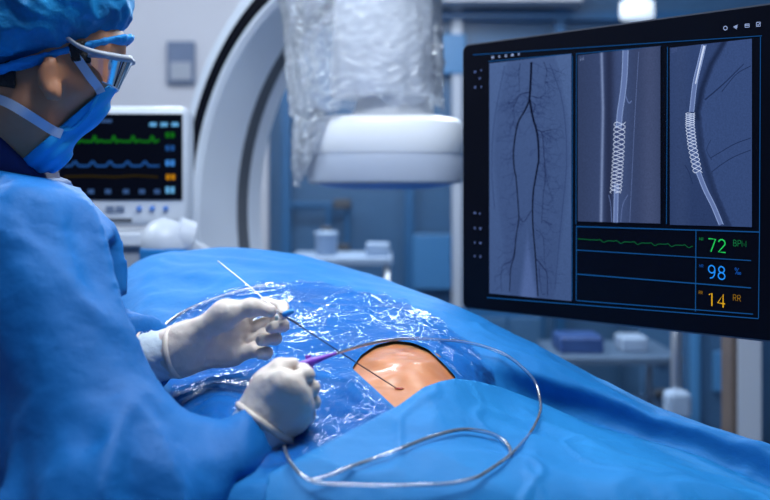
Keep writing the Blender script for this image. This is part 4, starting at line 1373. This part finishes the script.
t1 = trolley('instrument_trolley', 292, 392, 258, 4.3, 'steel instrument trolley standing behind the draped patient below the detector', M['dimwhite'], (.35, .7))
zt1 = at(0, 258, 4.3).z + .015
cn1 = empty('suction_canister', Vector((wx(327, 4.3), 4.25, zt1)), 'small white canister standing on the instrument trolley', 'canister')
MB().lathe([(.035, 0), (.042, .004), (.042, .07), (.046, .072), (.046, .09), (.02, .094)], cn1.location, 24).build('jar', M['dimwhite'], cn1, True)
MB().lathe([(.02, .093), (.021, .11), (.008, .112)], cn1.location, 16).build('lid', M['dgrey'], cn1, True)
bx1 = tag(MB().box((wx(378, 4.3), 4.2, zt1 + .025), (.09, .12, .05), None, .008).build('supply_box', M['dimwhite']), 'small pale box at the right end of the instrument trolley', 'box')
# wall rail with dark devices, behind
rl = empty('equipment_rail', Vector((wx(320), YB - .04, wz(204))), 'dark wall rail with two small devices beneath the detector head', 'rail')
rect(290, 202, 352, 207, YB - .04, .03).build('rail', M['mullion'], rl)
rect(333, 199, 351, 209, YB - .1, .06).build('device', M['dgrey'], rl)
rect(336, 244, 350, 252, YB - .1, .06).build('device', M['dgrey'], rl)
rect(326, 205, 331, 232, YB - .05, .03).build('bracket', M['mullion'], rl); rect(345, 207, 349, 246, YB - .06, .03).build('bracket', M['mullion'], rl)

# right side under the display
t2 = trolley('supply_trolley', 545, 668, 352, 4.15, 'grey supply trolley seen through the gap below the display', M['slate'], (.25, .5))
zt2 = at(0, 352, 4.15).z + .015
tag(MB().box((wx(628, 4.15), 4.1, zt2 + .028), (.10, .14, .055), None, .01).build('supply_box', M['dimwhite']), 'white box on top of the supply trolley below the display', 'box')
tag(MB().box((wx(575, 4.15), 4.1, zt2 + .03), (.16, .2, .06), None, .008).build('supply_box', M['shelfblue']), 'dark blue box on the supply trolley, left of the white box', 'box')
iv = empty('pole_stand', Vector((wx(676, 3.42), 3.42, 0)), 'steel pole stand with a small white pump, below the display', 'stand')
MB().tube([Vector((iv.location.x, 3.42, .08)), Vector((iv.location.x, 3.42, 1.35))], .017, 12).build('pole', M['steel'], iv, True)
MB().box(at(677, 404, 3.38), (.078, .08, .085), None, .02).build('pump', M['dimwhite'], iv)
for k in range(5):
    a = 2 * math.pi * k / 5
    MB().tube([Vector((iv.location.x, 3.42, .09)), Vector((iv.location.x + .2 * math.cos(a), 3.42 + .2 * math.sin(a), .03))], .016, 8).build('foot', M['steel'], iv, True)
cb = empty('storage_cabinet', Vector((wx(690, 4.7), 4.8, 0)), 'blue storage cabinet with pale upright at the back, below the display', 'cabinet')
rect(640, 250, 728, 482, 4.7, .4).build('body', M['panel'], cb)
rect(691, 252, 701, 478, 4.66, .04).build('upright', M['panel2'], cb)
rect(714, 352, 726, 392, 4.67, .03).build('panel', M['panel2'], cb)
rect(655, 357, 668, 365, 4.66, .04).build('handle', M['dgrey'], cb); rect(655, 390, 668, 398, 4.66, .04).build('handle', M['dgrey'], cb)
rect(648, 482, 720, 496, 4.72, .36).build('plinth', M['dgrey'], cb)
cl = empty('steel_column', Vector((wx(752, 3.4), 3.45, 0)), 'pale steel column with a brown edge strip, at the right below the display', 'column')
b = MB(); x0, x1 = wx(737.5, 3.4), wx(762, 3.4); b.box(((x0 + x1) / 2, 3.45, .75), (x1 - x0, .1, 1.5), None, .004); b.build('shaft', M['offwhite'], cl)
b = MB(); x0, x1 = wx(731, 3.4), wx(737.5, 3.4); b.box(((x0 + x1) / 2, 3.45, .75), (x1 - x0, .1, 1.5), None, .003); b.build('edge_strip', M['brown'], cl)
bn = empty('wall_cabinet', Vector((wx(500, 4.6), 4.75, 0)), 'blue-grey low cabinet by the back wall, left end of the gap below the display', 'cabinet')
rect(470, 300, 545, 480, 4.6, .45).build('body', M['mullion'], bn)
rect(474, 318, 507, 476, 4.585, .015).build('door', M['panel'], bn); rect(509, 318, 541, 476, 4.585, .015).build('door', M['panel'], bn)

# ---------------------------------------------------------------- light
def area(name, loc, target, sx, sy, power, col):
    l = bpy.data.lights.new(name, 'AREA'); l.shape = 'RECTANGLE'; l.size = sx; l.size_y = sy; l.energy = power; l.color = col
    o = bpy.data.objects.new(name, l); COL.objects.link(o); o.location = loc
    o.rotation_euler = (Vector(target) - Vector(loc)).to_track_quat('-Z', 'Y').to_euler()
    return o


area('ceiling_light_front', (.3, 1.5, 2.75), (.2, 1.6, 0), 1.2, .8, 20, (.86, .94, 1))
area('added_back_light', (.15, 4.0, 2.70), (.05, 1.6, 1.0), 2.0, .4, 95, (.80, .91, 1))  # unseen light added from behind for rims and glints on the film
area('added_surgeon_rim', (-1.7, 2.7, 2.7), (-.5, 1.6, 1.2), .9, .9, 40, (.82, .93, 1))  # added rim light for the surgeon, not a visible fitting
area('added_wall_fill', (-.6, 3.9, 2.78), (-.6, 5.2, 1.2), 3.6, .4, 46, (.80, .88, 1))  # fill added out of view to brighten the back wall
area('added_gantry_fill', (-.2, 1.2, 2.70), (-.1, 2.8, 1.6), 1.0, .5, 40, (.85, .93, 1))
sp = bpy.data.lights.new('surgical_light', 'SPOT'); sp.energy = 32; sp.spot_size = R(34); sp.spot_blend = .7; sp.shadow_soft_size = .16; sp.color = (1, .95, .88)
so_ = bpy.data.objects.new('surgical_light', sp); COL.objects.link(so_); so_.location = (.35, 2.2, 2.6)
so_.rotation_euler = (Vector((.02, 1.4, 1.05)) - Vector(so_.location)).to_track_quat('-Z', 'Y').to_euler()
w = bpy.data.worlds.new('world'); SC.world = w; w.use_nodes = True
bg = w.node_tree.nodes['Background']; bg.inputs[0].default_value = (.16, .34, .78, 1); bg.inputs[1].default_value = .32
SC.view_settings.view_transform = 'Standard'; SC.view_settings.look = 'None'; SC.view_settings.gamma = 1; SC.view_settings.exposure = 0
SC.view_settings.use_curve_mapping = False
SC.cycles.use_denoising = True
SC.cycles.transparent_max_bounces = 16
SC.cycles.sample_clamp_indirect = 6
